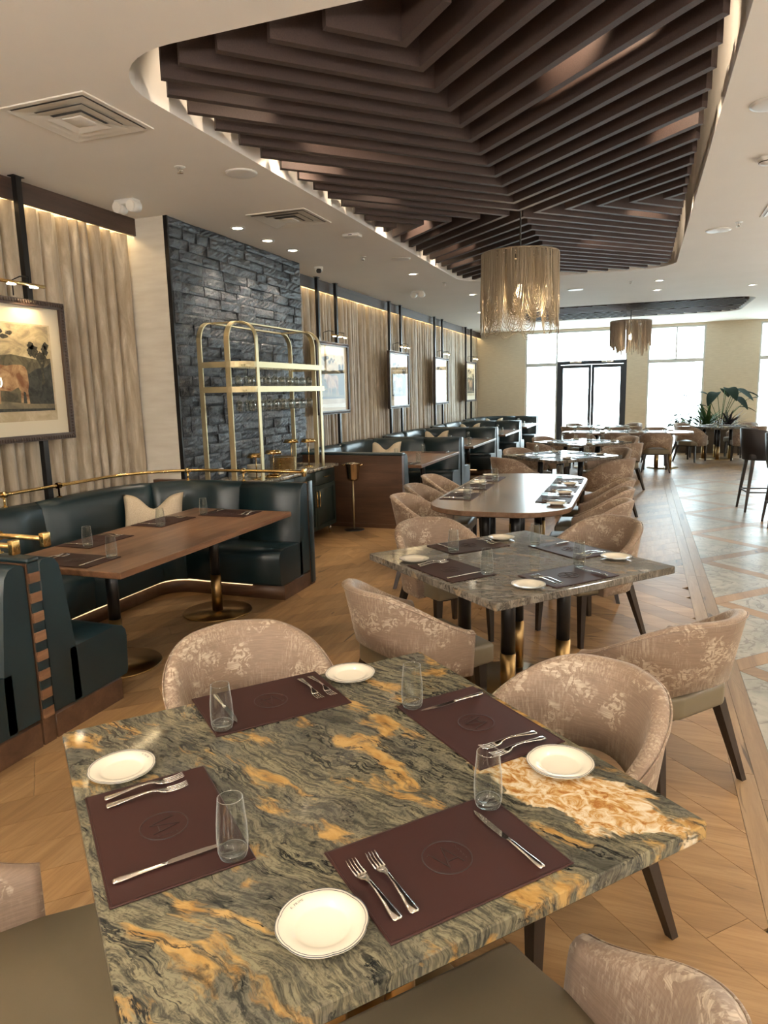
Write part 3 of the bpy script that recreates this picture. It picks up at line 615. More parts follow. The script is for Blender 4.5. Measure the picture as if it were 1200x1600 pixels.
# spots inside the near coffer, above the baffles
for x, y, tx, ty, p in ((-2.15, 4.25, -2.2, 5.6, 45), (-0.55, 3.75, 0.05, 4.85, 60), (-0.75, 8.35, -0.2, 9.2, 40), (-2.1, 8.1, -2.2, 9.0, 35), (-1.9, 6.0, -2.6, 6.4, 22), (-1.9, 3.9, -2.6, 4.0, 14), (-2.3, 5.0, -2.35, 5.0, 95), (-2.3, 7.3, -2.35, 7.35, 95), (-2.3, 9.4, -2.35, 9.4, 70), (0.05, 5.2, 0.1, 5.2, 60), (0.05, 7.6, 0.1, 7.6, 60)):
    t = empty('coffer_spot', (x, y, ZC+0.60), 0, 'small spotlight hidden above the near baffle canopy', 'spotlight', 'spotlights above the near baffles')
    MB().lathe([(0.0001, 0.02), (0.04, 0.02), (0.04, -0.06), (0.034, -0.06), (0.034, -0.01), (0.0001, -0.01)], 14).build('can', 'white_plastic', t)
    spot('coffer_lamp', (x, y, ZC+0.52), (tx, ty, ZC+0.05), p, (1.0, 0.78, 0.55), 70, 0.5, 0.03, t)

def vent(x, y, label, s=0.6):
    t = empty('air_vent', (x, y, ZC), 0, label, 'air vent')
    h = s/2; fr = MB()
    for a, c, z0, z1 in ((h, h-0.03, -0.008, 0.0),):
        fr.box(-a, a, -a, -c, z0, z1).box(-a, a, c, a, z0, z1).box(-a, -c, -c, c, z0, z1).box(c, a, -c, c, z0, z1)
    fr.build('frame', 'vent_metal', t)
    MB().box(-h+0.03, h-0.03, -h+0.03, h-0.03, -0.0015, -0.0005).build('duct_opening', 'duct', t)
    for a, c, zz in ((0.27, 0.17, -0.004), (0.20, 0.115, -0.010), (0.13, 0.065, -0.016)):
        b_ = MB()
        for q in range(4):
            an = q*PI/2; R_ = lambda x_, y_: (x_*math.cos(an)-y_*math.sin(an), x_*math.sin(an)+y_*math.cos(an))
            o_, i_ = [R_(-a, -a), R_(a, -a)], [R_(c, -c), R_(-c, -c)]
            b_.add([(*o_[0], zz-0.012), (*o_[1], zz-0.012), (*i_[0], zz+0.003), (*i_[1], zz+0.003)], [(0, 1, 2, 3)])
        b_.build('louvre', 'vent_metal', t)
    MB().rbox(-0.07, 0.07, -0.07, 0.07, -0.022, -0.012, 0.004).build('centre_plate', 'vent_metal', t)
    return t
vent(-3.19, 3.62, 'square ceiling air vent nearest the viewer'); vent(-3.19, 6.30, 'square ceiling air vent before the slate wall')
def disc(name, x, y, r, label, cat, d=0.012, mt_='white_plastic'):
    return tag(MB().lathe([(0.0001, -d), (r*0.8, -d), (r*0.97, -d*0.7), (r, 0), (0.0001, 0)], 28).build(name, mt_, None, (x, y, ZC)), label, cat)
disc('ceiling_speaker', -2.87, 4.91, 0.12, 'round ceiling speaker by the near coffer, nearest the viewer', 'speaker'); disc('ceiling_speaker', -2.88, 8.71, 0.12, 'round ceiling speaker left of the near coffer, farther one', 'speaker')
disc('ceiling_speaker', 0.67, 5.04, 0.12, 'round ceiling speaker at the right picture edge', 'speaker'); disc('ceiling_speaker', 0.73, 8.72, 0.13, 'round ceiling speaker right of the near coffer', 'speaker'); disc('ceiling_speaker', -1.1, 12.72, 0.13, 'round ceiling speaker beyond the near chandelier', 'speaker')
def sprinkler(x, y, label):
    t = empty('sprinkler', (x, y, ZC), 0, label, 'sprinkler')
    MB().lathe([(0.0001, -0.004), (0.036, -0.004), (0.04, 0), (0.0001, 0)], 18).build('escutcheon', 'white_plastic', t)
    MB().tube([(0, 0, -0.004), (0, 0, -0.035)], 0.007, 6).tube([(-0.018, 0, -0.008), (-0.015, 0, -0.03), (0, 0, -0.04)], 0.003, 5).tube([(0.018, 0, -0.008), (0.015, 0, -0.03), (0, 0, -0.04)], 0.003, 5).lathe([(0.0001, -0.046), (0.022, -0.044), (0.022, -0.041), (0.0001, -0.041)], 10).build('head', 'steel', t)
sprinkler(-3.2, 4.61, 'chrome fire sprinkler on the ceiling left of the nearest speaker'); sprinkler(-3.26, 8.38, 'chrome fire sprinkler on the ceiling beyond the slate wall'); sprinkler(0.89, 8.41, 'chrome fire sprinkler on the ceiling right of the near coffer'); sprinkler(-0.2, 12.2, 'chrome fire sprinkler on the ceiling between the coffers'); sprinkler(-2.9, 10.9, 'chrome fire sprinkler on the ceiling left of the chandelier')
t = empty('emergency_light', (-4.12, 5.15, ZC), 0, 'white twin-head emergency light on the ceiling above the pier', 'emergency light')
MB().rbox(-0.10, 0.10, -0.05, 0.05, -0.045, 0, 0.01).build('housing', 'white_plastic', t)
for s in (-1, 1):
    hd = MB().tube([(s*0.07, -0.05, -0.06), (s*0.07, 0.04, -0.055)], 0.048, 16).build('lamp_head', 'white_plastic', t)
    MB().tube([(s*0.07, -0.056, -0.061), (s*0.07, -0.05, -0.06)], 0.040, 16).build('lens', 'vent_metal', hd)
t = empty('security_camera', (-4.05, 8.78, ZC), 0, 'white dome security camera on the ceiling at the slate corner', 'camera')
MB().lathe([(0.0001, 0), (0.06, 0), (0.06, -0.02), (0.05, -0.05), (0.035, -0.07), (0.0001, -0.075)], 20).build('housing', 'white_plastic', t)
MB().lathe([(0.0001, -0.03), (0.028, -0.024), (0.036, 0.0), (0.028, 0.024), (0.0001, 0.03)], 14, (0.02, -0.035, -0.055)).build('lens', 'dark_hole', t)
t = empty('smoke_alarm', (-2.91, 7.18, ZC), 0, 'flat white rectangular sensor on the ceiling by the coffer', 'sensor')
MB().rbox(-0.09, 0.09, -0.06, 0.06, -0.03, 0, 0.008).build('housing', 'white_plastic', t); MB().box(-0.02, 0.02, -0.062, -0.06, -0.02, -0.012).build('window', 'dark_hole', t)
t = empty('smoke_detector', (0.83, 6.18, ZC), 0, 'round smoke detector on the ceiling at the right edge', 'smoke detector')
MB().lathe([(0.0001, 0), (0.075, 0), (0.075, -0.02), (0.055, -0.045), (0.0001, -0.05)], 24).build('housing', 'white_plastic', t); MB().lathe([(0.058, -0.03), (0.0665, -0.028), (0.0675, -0.034), (0.06, -0.036)], 24).build('grille', 'dark_hole', t)
vent(1.36, 7.95, 'square ceiling air vent at the right picture edge')
t = empty('emergency_light', (-3.55, 11.6, ZC), 0, 'small white emergency light on the ceiling above the booth row', 'emergency light')
MB().rbox(-0.1, 0.1, -0.05, 0.05, -0.045, 0, 0.01).build('housing', 'white_plastic', t)
for s in (-1, 1): MB().tube([(s*0.07, -0.05, -0.06), (s*0.07, 0.04, -0.055)], 0.048, 12).build('lamp_head', 'white_plastic', t)

# ---- chandeliers
def chandelier1():
    t = empty('chandelier', (CX, CY-0.05, 0), 0, 'large drum chandelier of swagged gold chains under the near baffles', 'chandelier')
    MB().tube([(0, 0, 3.03), (0, 0, ZC+0.6)], 0.008, 8).build('hanging_rod', 'black_metal', t)
    MB().tube([(0.36*math.cos(a*PI/24), 0.36*math.sin(a*PI/24), 2.985) for a in range(48)], 0.008, 6, closed=True).tube([(0.24*math.cos(a*PI/24), 0.24*math.sin(a*PI/24), 2.985) for a in range(48)], 0.008, 6, closed=True).build('ring', 'chain', t)
    sp = MB()
    for k in range(6): a = k*PI/3; sp.tube([(0.05*math.cos(a), 0.05*math.sin(a), 3.035), (0.36*math.cos(a), 0.36*math.sin(a), 2.985)], 0.005, 5)
    sp.lathe([(0.0001, 3.05), (0.05, 3.045), (0.055, 3.02), (0.0001, 3.015)], 14); sp.build('spider', 'steel', t)
    r = random.Random(5); fr = MB()
    def swag(a0, a1, R_, dep, zt=2.985):
        pts = []; n = 14
        for i in range(n+1):
            u = -1+2*i/n; s = math.copysign(abs(u)**1.0, u); aa = (a0+a1)/2+(a1-a0)/2*(math.copysign(1-(1-abs(s))**1.7, s))
            zz = zt-dep*(1-abs(u)**2.6); rr = R_*(1.0+0.02*(1-u*u))
            pts.append((rr*math.cos(aa), rr*math.sin(aa), zz))
        fr.tube(pts, 0.0034, 3, True, False)
    for G, R_, K, d0, d1, off in ((13, 0.363, 13, 0.52, 0.83, 0.0), (10, 0.345, 9, 0.45, 0.78, 0.3), (7, 0.243, 9, 0.55, 0.76, 0.2)):
        for g in range(G):
            c = off+2*PI*g/G+r.uniform(-0.08, 0.08); full = 2*PI/G*r.uniform(0.85, 1.35); D = r.uniform(d0, d1)
            for k in range(K):
                hw = full/2*(1-k/(K+0.6)); swag(c-hw+r.uniform(-0.008, 0.008), c+hw+r.uniform(-0.008, 0.008), R_+r.uniform(-0.004, 0.004), D*(1-0.55*(k/K)**1.2)+r.uniform(-0.01, 0.01))
    o = fr.build('chain_fringe', 'chain', t); o['kind'] = 'stuff'
    MB().lathe([(0.0001, 2.58), (0.025, 2.59), (0.034, 2.63), (0.025, 2.68), (0.012, 2.72), (0.0001, 2.72)], 12).build('bulb', 'bulb', t)
    MB().tube([(0, 0, 2.72), (0, 0, 3.02)], 0.014, 8).build('lamp_holder', 'black_metal', t)
    point('chandelier_lamp', (CX+0.07, CY-0.05, 2.62), 9, (1.0, 0.78, 0.46), 0.035, t)
chandelier1()
def chandelier2():
    cx, cy = -0.25, 16.75; t = empty('chandelier', (cx, cy, 0), 0, 'far drum chandelier of straight bronze strands in front of the windows', 'chandelier')
    MB().tube([(0, 0, 3.14), (0, 0, ZC+0.6)], 0.01, 8).build('hanging_rod', 'black_metal', t)
    MB().tube([(0.43*math.cos(a*PI/24), 0.43*math.sin(a*PI/24), 3.12) for a in range(48)], 0.012, 6, closed=True).tube([(0.28*math.cos(a*PI/24), 0.28*math.sin(a*PI/24), 3.12) for a in range(48)], 0.012, 6, closed=True).tube([(-0.43, 0, 3.12), (0.43, 0, 3.12)], 0.008, 6).tube([(0, -0.43, 3.12), (0, 0.43, 3.12)], 0.008, 6).build('ring', 'chain2', t)
    r = random.Random(9); fr = MB()
    for R_, n, l0, l1 in ((0.43, 84, 0.46, 0.60), (0.36, 60, 0.58, 0.68), (0.28, 44, 0.64, 0.76)):
        for g in range(n): a = 2*PI*g/n+r.uniform(-0.01, 0.01); fr.tube([(R_*math.cos(a), R_*math.sin(a), 3.12), (R_*math.cos(a), R_*math.sin(a), 3.12-(r.uniform(l0, l1)-0.05*((g//6) % 2)))], 0.0105, 4, True, False)
    o = fr.build('chain_fringe', 'chain2', t); o['kind'] = 'stuff'
    MB().lathe([(0.0001, 2.72), (0.03, 2.74), (0.03, 2.82), (0.0001, 2.86)], 10).build('bulb', 'bulb', t)
    MB().tube([(0, 0, 2.85), (0, 0, 3.12)], 0.014, 8).build('lamp_holder', 'black_metal', t)
    point('chandelier_lamp', (cx+0.08, cy, 2.78), 4, (1.0, 0.78, 0.46), 0.035, t)
chandelier2()

# ================================================================= LEFT WALL: PICTURES, RACK, CABINET
def picture(yc, label, near=False):
    X = -4.36; t = empty('framed_picture', (X, yc, 1.935), 0, label, 'picture')
    W, H, f = 1.18, 1.06, 0.05; hw, hh = W/2, H/2
    b_ = MB(); b_.box(-0.03, 0.018, -hw, hw, -hh, -hh+f).box(-0.03, 0.018, -hw, hw, hh-f, hh).box(-0.03, 0.018, -hw, -hw+f, -hh+f, hh-f).box(-0.03, 0.018, hw-f, hw, -hh+f, hh-f)
    fr = b_.build('frame', 'frame_wood', t)
    bd = MB(); n = int(W/0.024)
    for i in range(n):
        y = -hw+W*(i+0.5)/n
        for zz in (-hh+0.02, hh-0.02): bd.rbox(0.016, 0.027, y-0.008, y+0.008, zz-0.013, zz+0.013, 0.004, 1)
    n = int(H/0.024)
    for i in range(n):
        zz = -hh+H*(i+0.5)/n
        for y in (-hw+0.02, hw-0.02): bd.rbox(0.016, 0.027, y-0.013, y+0.013, zz-0.008, zz+0.008, 0.004, 1)
    o = bd.build('carved_beading', 'frame_wood', fr); o['kind'] = 'stuff'
    MB().box(-0.02, -0.004, -hw+f, hw-f, -hh+f, hh-f).build('mount', 'paper', t)
    def flat(name, mt_, poly, d):
        MB().add([(-0.004+d, y, z_) for y, z_ in poly]+[(-0.005+d, y, z_) for y, z_ in poly], [tuple(range(len(poly))), tuple(range(2*len(poly)-1, len(poly)-1, -1))]).build(name, mt_, t)
    px0, px1, pz0, pz1 = -0.42, 0.42, -0.30, 0.34
    flat('print_plate', 'print_pale', [(px0-0.03, pz0-0.075), (px1+0.02, pz0-0.075), (px1+0.02, pz1+0.012), (px0-0.03, pz1+0.012)], 0.0006)
    flat('print_sky', 'print_sky', [(px0, pz0), (px1, pz0), (px1, pz1), (px0, pz1)], 0.0012)
    flat('print_hills', 'print_hill', [(px0, pz0), (px1, pz0), (px1, 0.10), (0.30, 0.085), (0.2, 0.10), (0.05, 0.12), (-0.12, 0.10), (-0.3, 0.12), (px0, 0.10)], 0.0018)
    flat('print_thicket', 'print_dark', [(0.12, pz0), (px1, pz0), (px1, 0.07), (0.36, 0.03), (0.27, 0.02), (0.2, -0.02), (0.14, -0.04)], 0.0022)
    flat('print_ground', 'print_path', [(px0, pz0), (px1, pz0), (px1, -0.25), (0.2, -0.245), (-0.1, -0.22), (px0, -0.20)], 0.0024)
    flat('print_shadow', 'print_dark', [(px0, pz0), (px1, pz0), (px1, -0.285), (px0, -0.27)], 0.0026)
    def blob(name, mt_, cy, cz, a, c, n, seed, d):
        r = random.Random(seed); flat(name, mt_, [(cy+a*math.cos(2*PI*i/n)*r.uniform(0.65, 1.15), cz+c*math.sin(2*PI*i/n)*r.uniform(0.65, 1.15)) for i in range(n)], d)
    flat('print_trunk', 'print_tree', [(0.315, -0.10), (0.345, -0.10), (0.338, 0.02), (0.385, 0.10), (0.375, 0.105), (0.33, 0.05), (0.29, 0.11), (0.28, 0.105), (0.318, 0.03)], 0.003)
    for i, (cy, cz, a, c) in enumerate(((0.26, 0.15, 0.055, 0.05), (0.24, 0.19, 0.035, 0.03), (0.33, 0.11, 0.05, 0.05), (0.37, 0.16, 0.035, 0.045), (0.385, 0.195, 0.03, 0.03))): blob('print_foliage', 'print_tree', cy, cz, a, c, 17, 40+i, 0.0032)
    for i, (cy, cz, a, c) in enumerate(((-0.05, 0.28, 0.06, 0.025), (-0.12, 0.24, 0.05, 0.03), (0.0, 0.245, 0.04, 0.018), (-0.2, 0.3, 0.07, 0.03), (-0.3, 0.28, 0.08, 0.04), (0.05, 0.275, 0.035, 0.018))): blob('print_foliage', 'print_tree', cy, cz, a, c, 15, 60+i, 0.0032)
    body = [(0.185, -0.04), (0.18, 0.005), (0.165, 0.03), (0.13, 0.045), (0.06, 0.045), (0.0, 0.035), (-0.08, 0.045), (-0.17, 0.05), (-0.23, 0.07), (-0.28, 0.06), (-0.33, 0.03), (-0.345, 0.0), (-0.315, -0.01), (-0.27, -0.02), (-0.25, -0.07), (-0.22, -0.12), (-0.20, -0.13), (-0.195, -0.24), (-0.175, -0.24), (-0.165, -0.135), (-0.11, -0.14), (-0.10, -0.24), (-0.08, -0.24), (-0.075, -0.145), (0.02, -0.15), (0.085, -0.12), (0.105, -0.15), (0.10, -0.235), (0.12, -0.235), (0.13, -0.15), (0.15, -0.16), (0.155, -0.245), (0.18, -0.245), (0.172, -0.15), (0.185, -0.10)]
    flat('print_cow', 'print_hide', body, 0.0036)
    MB().sheet_x(0.005, -hw+f, hw-f, -hh+f, hh-f).build('glazing', 'art_glass', t)
    # picture light
    lt = MB().tube([(0.13, -0.30, hh+0.085), (0.13, 0.30, hh+0.085)], 0.013, 8).build('picture_light', 'brass', t)
    for s in (-0.2, 0.2):
        MB().tube([(-0.03, s-0.04, hh+0.02), (-0.03, s-0.04, hh+0.13), (0.05, s-0.04, hh+0.15), (0.13, s-0.04, hh+0.14), (0.13, s-0.04, hh+0.09)], 0.005, 6).build('arm', 'black_metal', lt)
    for s in (-0.2, 0.0, 0.2): MB().rbox(0.115, 0.145, s-0.03, s+0.03, hh+0.066, hh+0.075, 0.003, 1).build('lens', 'lamp_lens', lt)
    for s in (-0.2, 0.2): spot('picture_lamp', (X+0.13, yc+s, 1.935+hh+0.055), (X, yc+s, 1.75), 6.0 if near else 4.0, (1.0, 0.74, 0.42), 120, 0.8, 0.02, t)
    return t
pics = [(3.97, 'framed cow print with carved dark frame above the near booth', True), (9.84, 'framed livestock print behind the brass rack, nearest of the far row', False), (12.95, 'framed livestock print second of the far row along the curtain', False), (16.03, 'framed livestock print third of the far row along the curtain', False), (19.08, 'framed livestock print farthest along the curtain by the far wall', False)]
polename = ['near booth picture', 'picture behind the brass rack', 'second far picture', 'third far picture', 'farthest picture']
for (yc, lb, nr), pn in zip(pics, polename):
    picture(yc, lb, nr)
    for s, sd in ((-0.33, 'nearer'), (0.33, 'farther')):
        t = empty('hanging_pole', (-4.425, yc+s, 0), 0, '%s black ceiling pole carrying the %s' % (sd, pn), 'pole')
        MB().box(-0.022, 0.022, -0.025, 0.025, 0.02, ZC-0.006).build('pole', 'black_metal', t); MB().box(-0.03, 0.03, -0.05, 0.05, ZC-0.006, ZC).build('top_plate', 'black_metal', t); MB().box(-0.03, 0.03, -0.05, 0.05, 0.0, 0.02).build('foot_plate', 'black_metal', t)
# ---- sideboard
CT = 0.86
cb = empty('sideboard', (-3.80, 6.86, 0), 0, 'dark green sideboard with brass pulls under the brass rack', 'sideboard')
MB().box(-0.30, 0.25, -1.14, 1.06, 0.11, CT-0.04).build('body', 'cabinet', cb)
for x in (-0.25, 0.2):
    for y in (-1.08, 0.0, 1.0): MB().tube([(x, y, 0.11), (x, y, 0.0)], 0.018, 10, radii=[0.02, 0.014]).build('foot', 'steel', cb)
for i in range(4):
    y0 = -1.12+i*0.545; y1 = y0+0.535
    d = MB().rbox(0.245, 0.268, y0, y1, CT-0.205, CT-0.05, 0.003, 1).build('drawer', 'cabinet', cb)
    MB().tube([(0.268, (y0+y1)/2-0.07, CT-0.125), (0.295, (y0+y1)/2-0.07, CT-0.125), (0.295, (y0+y1)/2+0.07, CT-0.125), (0.268, (y0+y1)/2+0.07, CT-0.125)], 0.006, 6).build('handle', 'brass', d)
    d = MB().rbox(0.245, 0.262, y0, y1, 0.12, CT-0.215, 0.003, 1).box(0.262, 0.270, y0, y0+0.05, 0.12, CT-0.215).box(0.262, 0.270, y1-0.05, y1, 0.12, CT-0.215).box(0.262, 0.270, y0+0.05, y1-0.05, 0.12, 0.17).box(0.262, 0.270, y0+0.05, y1-0.05, CT-0.265, CT-0.215).build('door', 'cabinet', cb)
    yh = y1-0.03 if i % 2 == 0 else y0+0.03
    MB().tube([(0.268, yh, 0.40), (0.296, yh, 0.40), (0.296, yh, 0.58), (0.268, yh, 0.58)], 0.006, 6).build('handle', 'brass', d)
tag(MB().rbox(-4.13, -3.50, 5.715, 7.97, CT-0.035, CT, 0.006).build('countertop', 'counter'), 'mottled dark marble worktop on the green sideboard', 'worktop')
# ---- brass glass rack
rk = empty('glass_rack', (0, 0, CT), 0, 'arched champagne brass glass rack standing before the slate wall', 'rack')
XA, XB_, XC = -4.06, -3.75, -3.56; YA, YD = 5.97, 7.88; TOP = 2.43-CT
def strip(path, wvec, w, th, name='post'):
    """flat bar: width along wvec, thickness normal to the path"""
    b_ = MB(); rows = []; wv = Vector(wvec)
    pts = [Vector(p) for p in path]
    for i, p in enumerate(pts):
        t = (pts[min(i+1, len(pts)-1)]-pts[max(i-1, 0)]).normalized(); nn = t.cross(wv).normalized()
        rows.append([p+wv*w/2+nn*th/2, p-wv*w/2+nn*th/2, p-wv*w/2-nn*th/2, p+wv*w/2-nn*th/2])
    b_.loop_sweep(rows, False); return b_.build(name, 'champagne', rk)
def arch(p0, p1, R_=0.19, half=False):
    """from the foot p0 up and over to the foot p1"""
    p0, p1 = Vector(p0), Vector(p1); d = (p1-p0).normalized(); out = [p0] if not half else []
    for i in range(9):
        a = PI/2*i/8; q = Vector((p0.x, p0.y, TOP))+d*(R_-R_*math.cos(a))+Vector((0, 0, -R_+R_*math.sin(a)))
        if not half: out.append(q)
    if half: out = [Vector((p0.x, p0.y, TOP))]
    for i in range(9):
        a = PI/2*i/8; out.append(Vector((p1.x, p1.y, TOP))-d*(R_-R_*math.sin(a))+Vector((0, 0, -R_+R_*math.cos(a))))
    out.append(p1); return out
strip(arch((XA, YA, 0), (XA, YD, 0)), (1, 0, 0), 0.050, 0.014, 'arch'); strip(arch((XB_, YA, 0), (XB_, YD, 0)), (1, 0, 0), 0.055, 0.014, 'arch')
for y in (YA+0.23, YD-0.23): strip(arch((XA, y, 0.003), (XC, y, 0), 0.17, True), (0, 1, 0), 0.050, 0.014, 'arch')
pb = [(XA-0.02, YA)]+[(XC-0.2+0.2*math.sin(a*PI/16), YA+0.2-0.2*math.cos(a*PI/16)) for a in range(9)]+[(XC-0.2+0.2*math.cos(a*PI/16), YD-0.2+0.2*math.sin(a*PI/16)) for a in range(9)]+[(XA-0.02, YD)]
for zs in (2.015, 1.775):
    zz = zs-CT; b_ = MB(); rows = []
    for i, (x, y) in enumerate(pb):
        a, c = Vector(pb[max(i-1, 0)]), Vector(pb[min(i+1, len(pb)-1)]); t = (c-a).normalized(); nn = Vector((t.y, -t.x))
        rows.append([(x+nn.x*0.006, y+nn.y*0.006, zz-0.028), (x+nn.x*0.013, y+nn.y*0.013, zz-0.028), (x+nn.x*0.013, y+nn.y*0.013, zz+0.028), (x+nn.x*0.006, y+nn.y*0.006, zz+0.028)])
    b_.loop_sweep(rows, False); b_.build('shelf_band', 'champagne', rk)
    for x in [XA+0.03+i*0.038 for i in range(13)]:
        MB().box(x-0.006, x+0.006, YA+0.02, YD-0.02, zz-0.012, zz-0.006).build('glass_rail', 'champagne', rk)
ORD = ['first','second','third','fourth','fifth','sixth','seventh','eighth','ninth','tenth']
# hanging stemware
wg = MB(); wg.lathe([(0.0001, 0.0), (0.030, -0.001), (0.030, -0.003), (0.004, -0.006), (0.0032, -0.085), (0.010, -0.088), (0.033, -0.110), (0.038, -0.14), (0.032, -0.205), (0.030, -0.205), (0.0365, -0.14), (0.0315, -0.111), (0.0001, -0.091)], 18)
wgm = wg.mesh('wine_glass', 'stemware')
for lv, zs, nn_ in (('upper', 2.015, 9), ('lower', 1.775, 9)):
    for ri, (x, rowname) in enumerate(((-3.66, 'front'), (-3.85, 'rear'))):
        for i in range(nn_):
            y = 6.22+i*0.165+(0.08 if ri else 0); o = inst('wine_glass', wgm, None, (x, y, zs-0.013)); tag(o, 'wine glass hung in the %s %s row of the brass rack, %s from the curtain' % (lv, rowname, ORD[i]), 'wine glass', 'wine glasses hung in the %s %s row' % (lv, rowname))
# things on the sideboard
def table_lamp(x, y, h, label):
    t = empty('table_lamp', (x, y, CT), 0, label, 'table lamp')
    MB().lathe([(0.0001, 0.012), (0.05, 0.012), (0.055, 0.0), (0.0001, 0.0)], 20).build('base', 'brass', t); MB().tube([(0, 0, 0.012), (0, 0, h-0.02)], 0.006, 8).build('stem', 'brass', t)
    MB().lathe([(0.0001, h), (0.07, h), (0.095, h-0.04), (0.091, h-0.04), (0.066, h-0.008), (0.0001, h-0.008)], 22).build('shade', 'brass', t)
for x, y, h, lb in ((-3.68, 6.28, 0.27, 'small brass table lamp on the sideboard, nearest the booth'), (-3.70, 6.68, 0.27, 'small brass table lamp on the sideboard, behind the rack post'), (-3.88, 7.45, 0.33, 'small brass table lamp on the sideboard, left of the far pair'), (-3.70, 7.55, 0.33, 'small brass table lamp on the sideboard, right of the far pair')): table_lamp(x, y, h, lb)
dm = MB().lathe([(0.0001, 0.004), (0.05, 0.004), (0.08, 0.014), (0.08, 0.018), (0.05, 0.008), (0.0001, 0.0)], 24).mesh('side_plate', 'ceramic')
for i in range(9): tag(inst('side_plate', dm, None, (-3.80, 6.45, CT+0.001+i*0.0145)), 'cream plate stacked on the sideboard, %s from the bottom' % ORD[i], 'plate', 'plates stacked on the sideboard')
gm = MB().lathe([(0.0001, 0.006), (0.11, 0.006), (0.15, 0.012), (0.152, 0.0175), (0.112, 0.0), (0.0001, 0.0)], 28).mesh('charger_plate', 'brass')
for i in range(10): tag(inst('charger_plate', gm, None, (-3.80, 7.08, CT+0.001+i*0.0155)), 'brass charger plate stacked on the sideboard, %s from the bottom' % ORD[i], 'charger plate', 'brass chargers stacked on the sideboard')
tb = empty('brass_tray', (-3.60, 6.47, CT), 0, 'small round brass tray at the sideboard front', 'tray')
MB().lathe([(0.0001, 0.003), (0.075, 0.003), (0.085, 0.02), (0.088, 0.02), (0.078, 0.0), (0.0001, 0.0)], 22).build('tray', 'brass', tb); MB().tube([(0.0, -0.08, 0.018), (0.0, -0.075, 0.06), (0.0, 0.0, 0.075), (0.0, 0.075, 0.06), (0.0, 0.08, 0.018)], 0.004, 6).build('handle', 'brass', tb)
ca = empty('charger_plug', (-3.72, 6.88, CT+0.115), 0, 'white power adapter with cable resting on the chargers', 'plug'); ca.location = (-3.64, 6.86, CT)
MB().rbox(-0.02, 0.02, -0.03, 0.03, 0.0, 0.035, 0.005).build('body', 'white_plastic', ca); MB().tube([(0, 0.03, 0.02), (0.02, 0.08, 0.015), (0.03, 0.14, 0.006), (0.0, 0.2, 0.005)], 0.003, 6).build('cable', 'white_plastic', ca)
ca = empty('power_socket', (-4.05, 6.26, CT+0.08), 0, 'pale power adapter by the slate wall', 'plug'); MB().rbox(-0.06, -0.03, -0.04, 0.04, -0.03, 0.03, 0.005).build('body', 'white_plastic', ca)
# ---- wine cooler on its stand
t = empty('wine_cooler_stand', (-3.36, 8.08, 0), 0, 'tall steel wine bucket stand beside the green sideboard', 'wine bucket')
MB().lathe([(0.0001, 0.012), (0.02, 0.014), (0.125, 0.008), (0.13, 0.0), (0.0001, 0.0)], 26).build('base', 'black_metal', t); MB().tube([(0, 0, 0.01), (0, 0, 0.63)], 0.012, 10).build('post', 'champagne', t)
MB().lathe([(0.0001, 0.63), (0.06, 0.632), (0.075, 0.66), (0.098, 0.84), (0.106, 0.845), (0.1, 0.85), (0.09, 0.84), (0.068, 0.665), (0.0001, 0.645)], 24).build('bucket', 'bucket_metal', t)
for s in (-1, 1): MB().tube([(0.095*s, -0.025, 0.815), (0.135*s, -0.025, 0.83), (0.135*s, 0.025, 0.83), (0.095*s, 0.025, 0.815)], 0.006, 6).build('handle', 'brass', t)

# ================================================================= BOOTHS
XW, XE = -4.40, -2.76; BL = 3.0; RO = 0.72
def ustations(ds=0.06):
    """stations (point, inward normal) along the U: left arm end -> wall -> right arm end, local y from 0 to BL"""
    st = []
    def lin(a, c, nrm):
        L = math.hypot(c[0]-a[0], c[1]-a[1]); n = max(1, int(L/0.25))
        for i in range(n+1): u = i/n; st.append(((a[0]+(c[0]-a[0])*u, a[1]+(c[1]-a[1])*u), nrm))
    lin((XE, 0), (XW+RO, 0), (0, 1))
    for i in range(1, 12): a = -PI/2-PI/2*i/12; st.append(((XW+RO+RO*math.cos(a), RO+RO*math.sin(a)), (-math.cos(a), -math.sin(a))))
    lin((XW, RO), (XW, BL-RO), (1, 0))
    for i in range(1, 12): a = PI-PI/2*i/12; st.append(((XW+RO+RO*math.cos(a), BL-RO+RO*math.sin(a)), (-math.cos(a), -math.sin(a))))
    lin((XW+RO, BL), (XE, BL), (0, -1))
    return st
ST = ustations()
def usweep(prof, i0, i1, trim0=0.0, trim1=0.0, rnd=True):
    rows = []
    n = i1-i0
    for q, k in enumerate(range(i0, i1+1)):
        (x, y), (nx, ny) = ST[k]
        e = 0.0
        if k == i0 or k == i1: e = 0.012 if rnd else 0.0
        cz = sum(p[1] for p in prof)/len(prof); cdm = sum(p[0] for p in prof)/len(prof)
        rows.append([(x+nx*(d+(cdm-d)*e*1.2), y+ny*(d+(cdm-d)*e*1.2), z_+(cz-z_)*e*2) for d, z_ in prof])
    # pull the end stations slightly in, so that seams show
    def shift(r, r2, a):
        return [tuple(Vector(p)+(Vector(q)-Vector(p)).normalized()*a) for p, q in zip(r, r2)]
    if trim0: rows[0:1] = [shift(rows[0], rows[1], trim0)]
    if trim1: rows[-1:] = [shift(rows[-1], rows[-2], trim1)]
    return MB().loop_sweep(rows, True)
SEAT = [(0.14, 0.13), (0.545, 0.13), (0.56, 0.15), (0.572, 0.36), (0.565, 0.40), (0.54, 0.43), (0.47, 0.447), (0.30, 0.44), (0.14, 0.435)]
BACK = [(0.005, 0.13), (0.195, 0.13), (0.19, 0.40), (0.185, 0.44), (0.165, 0.62), (0.14, 0.82), (0.125, 0.90), (0.10, 0.935), (0.06, 0.95), (0.02, 0.945), (0.005, 0.93)]
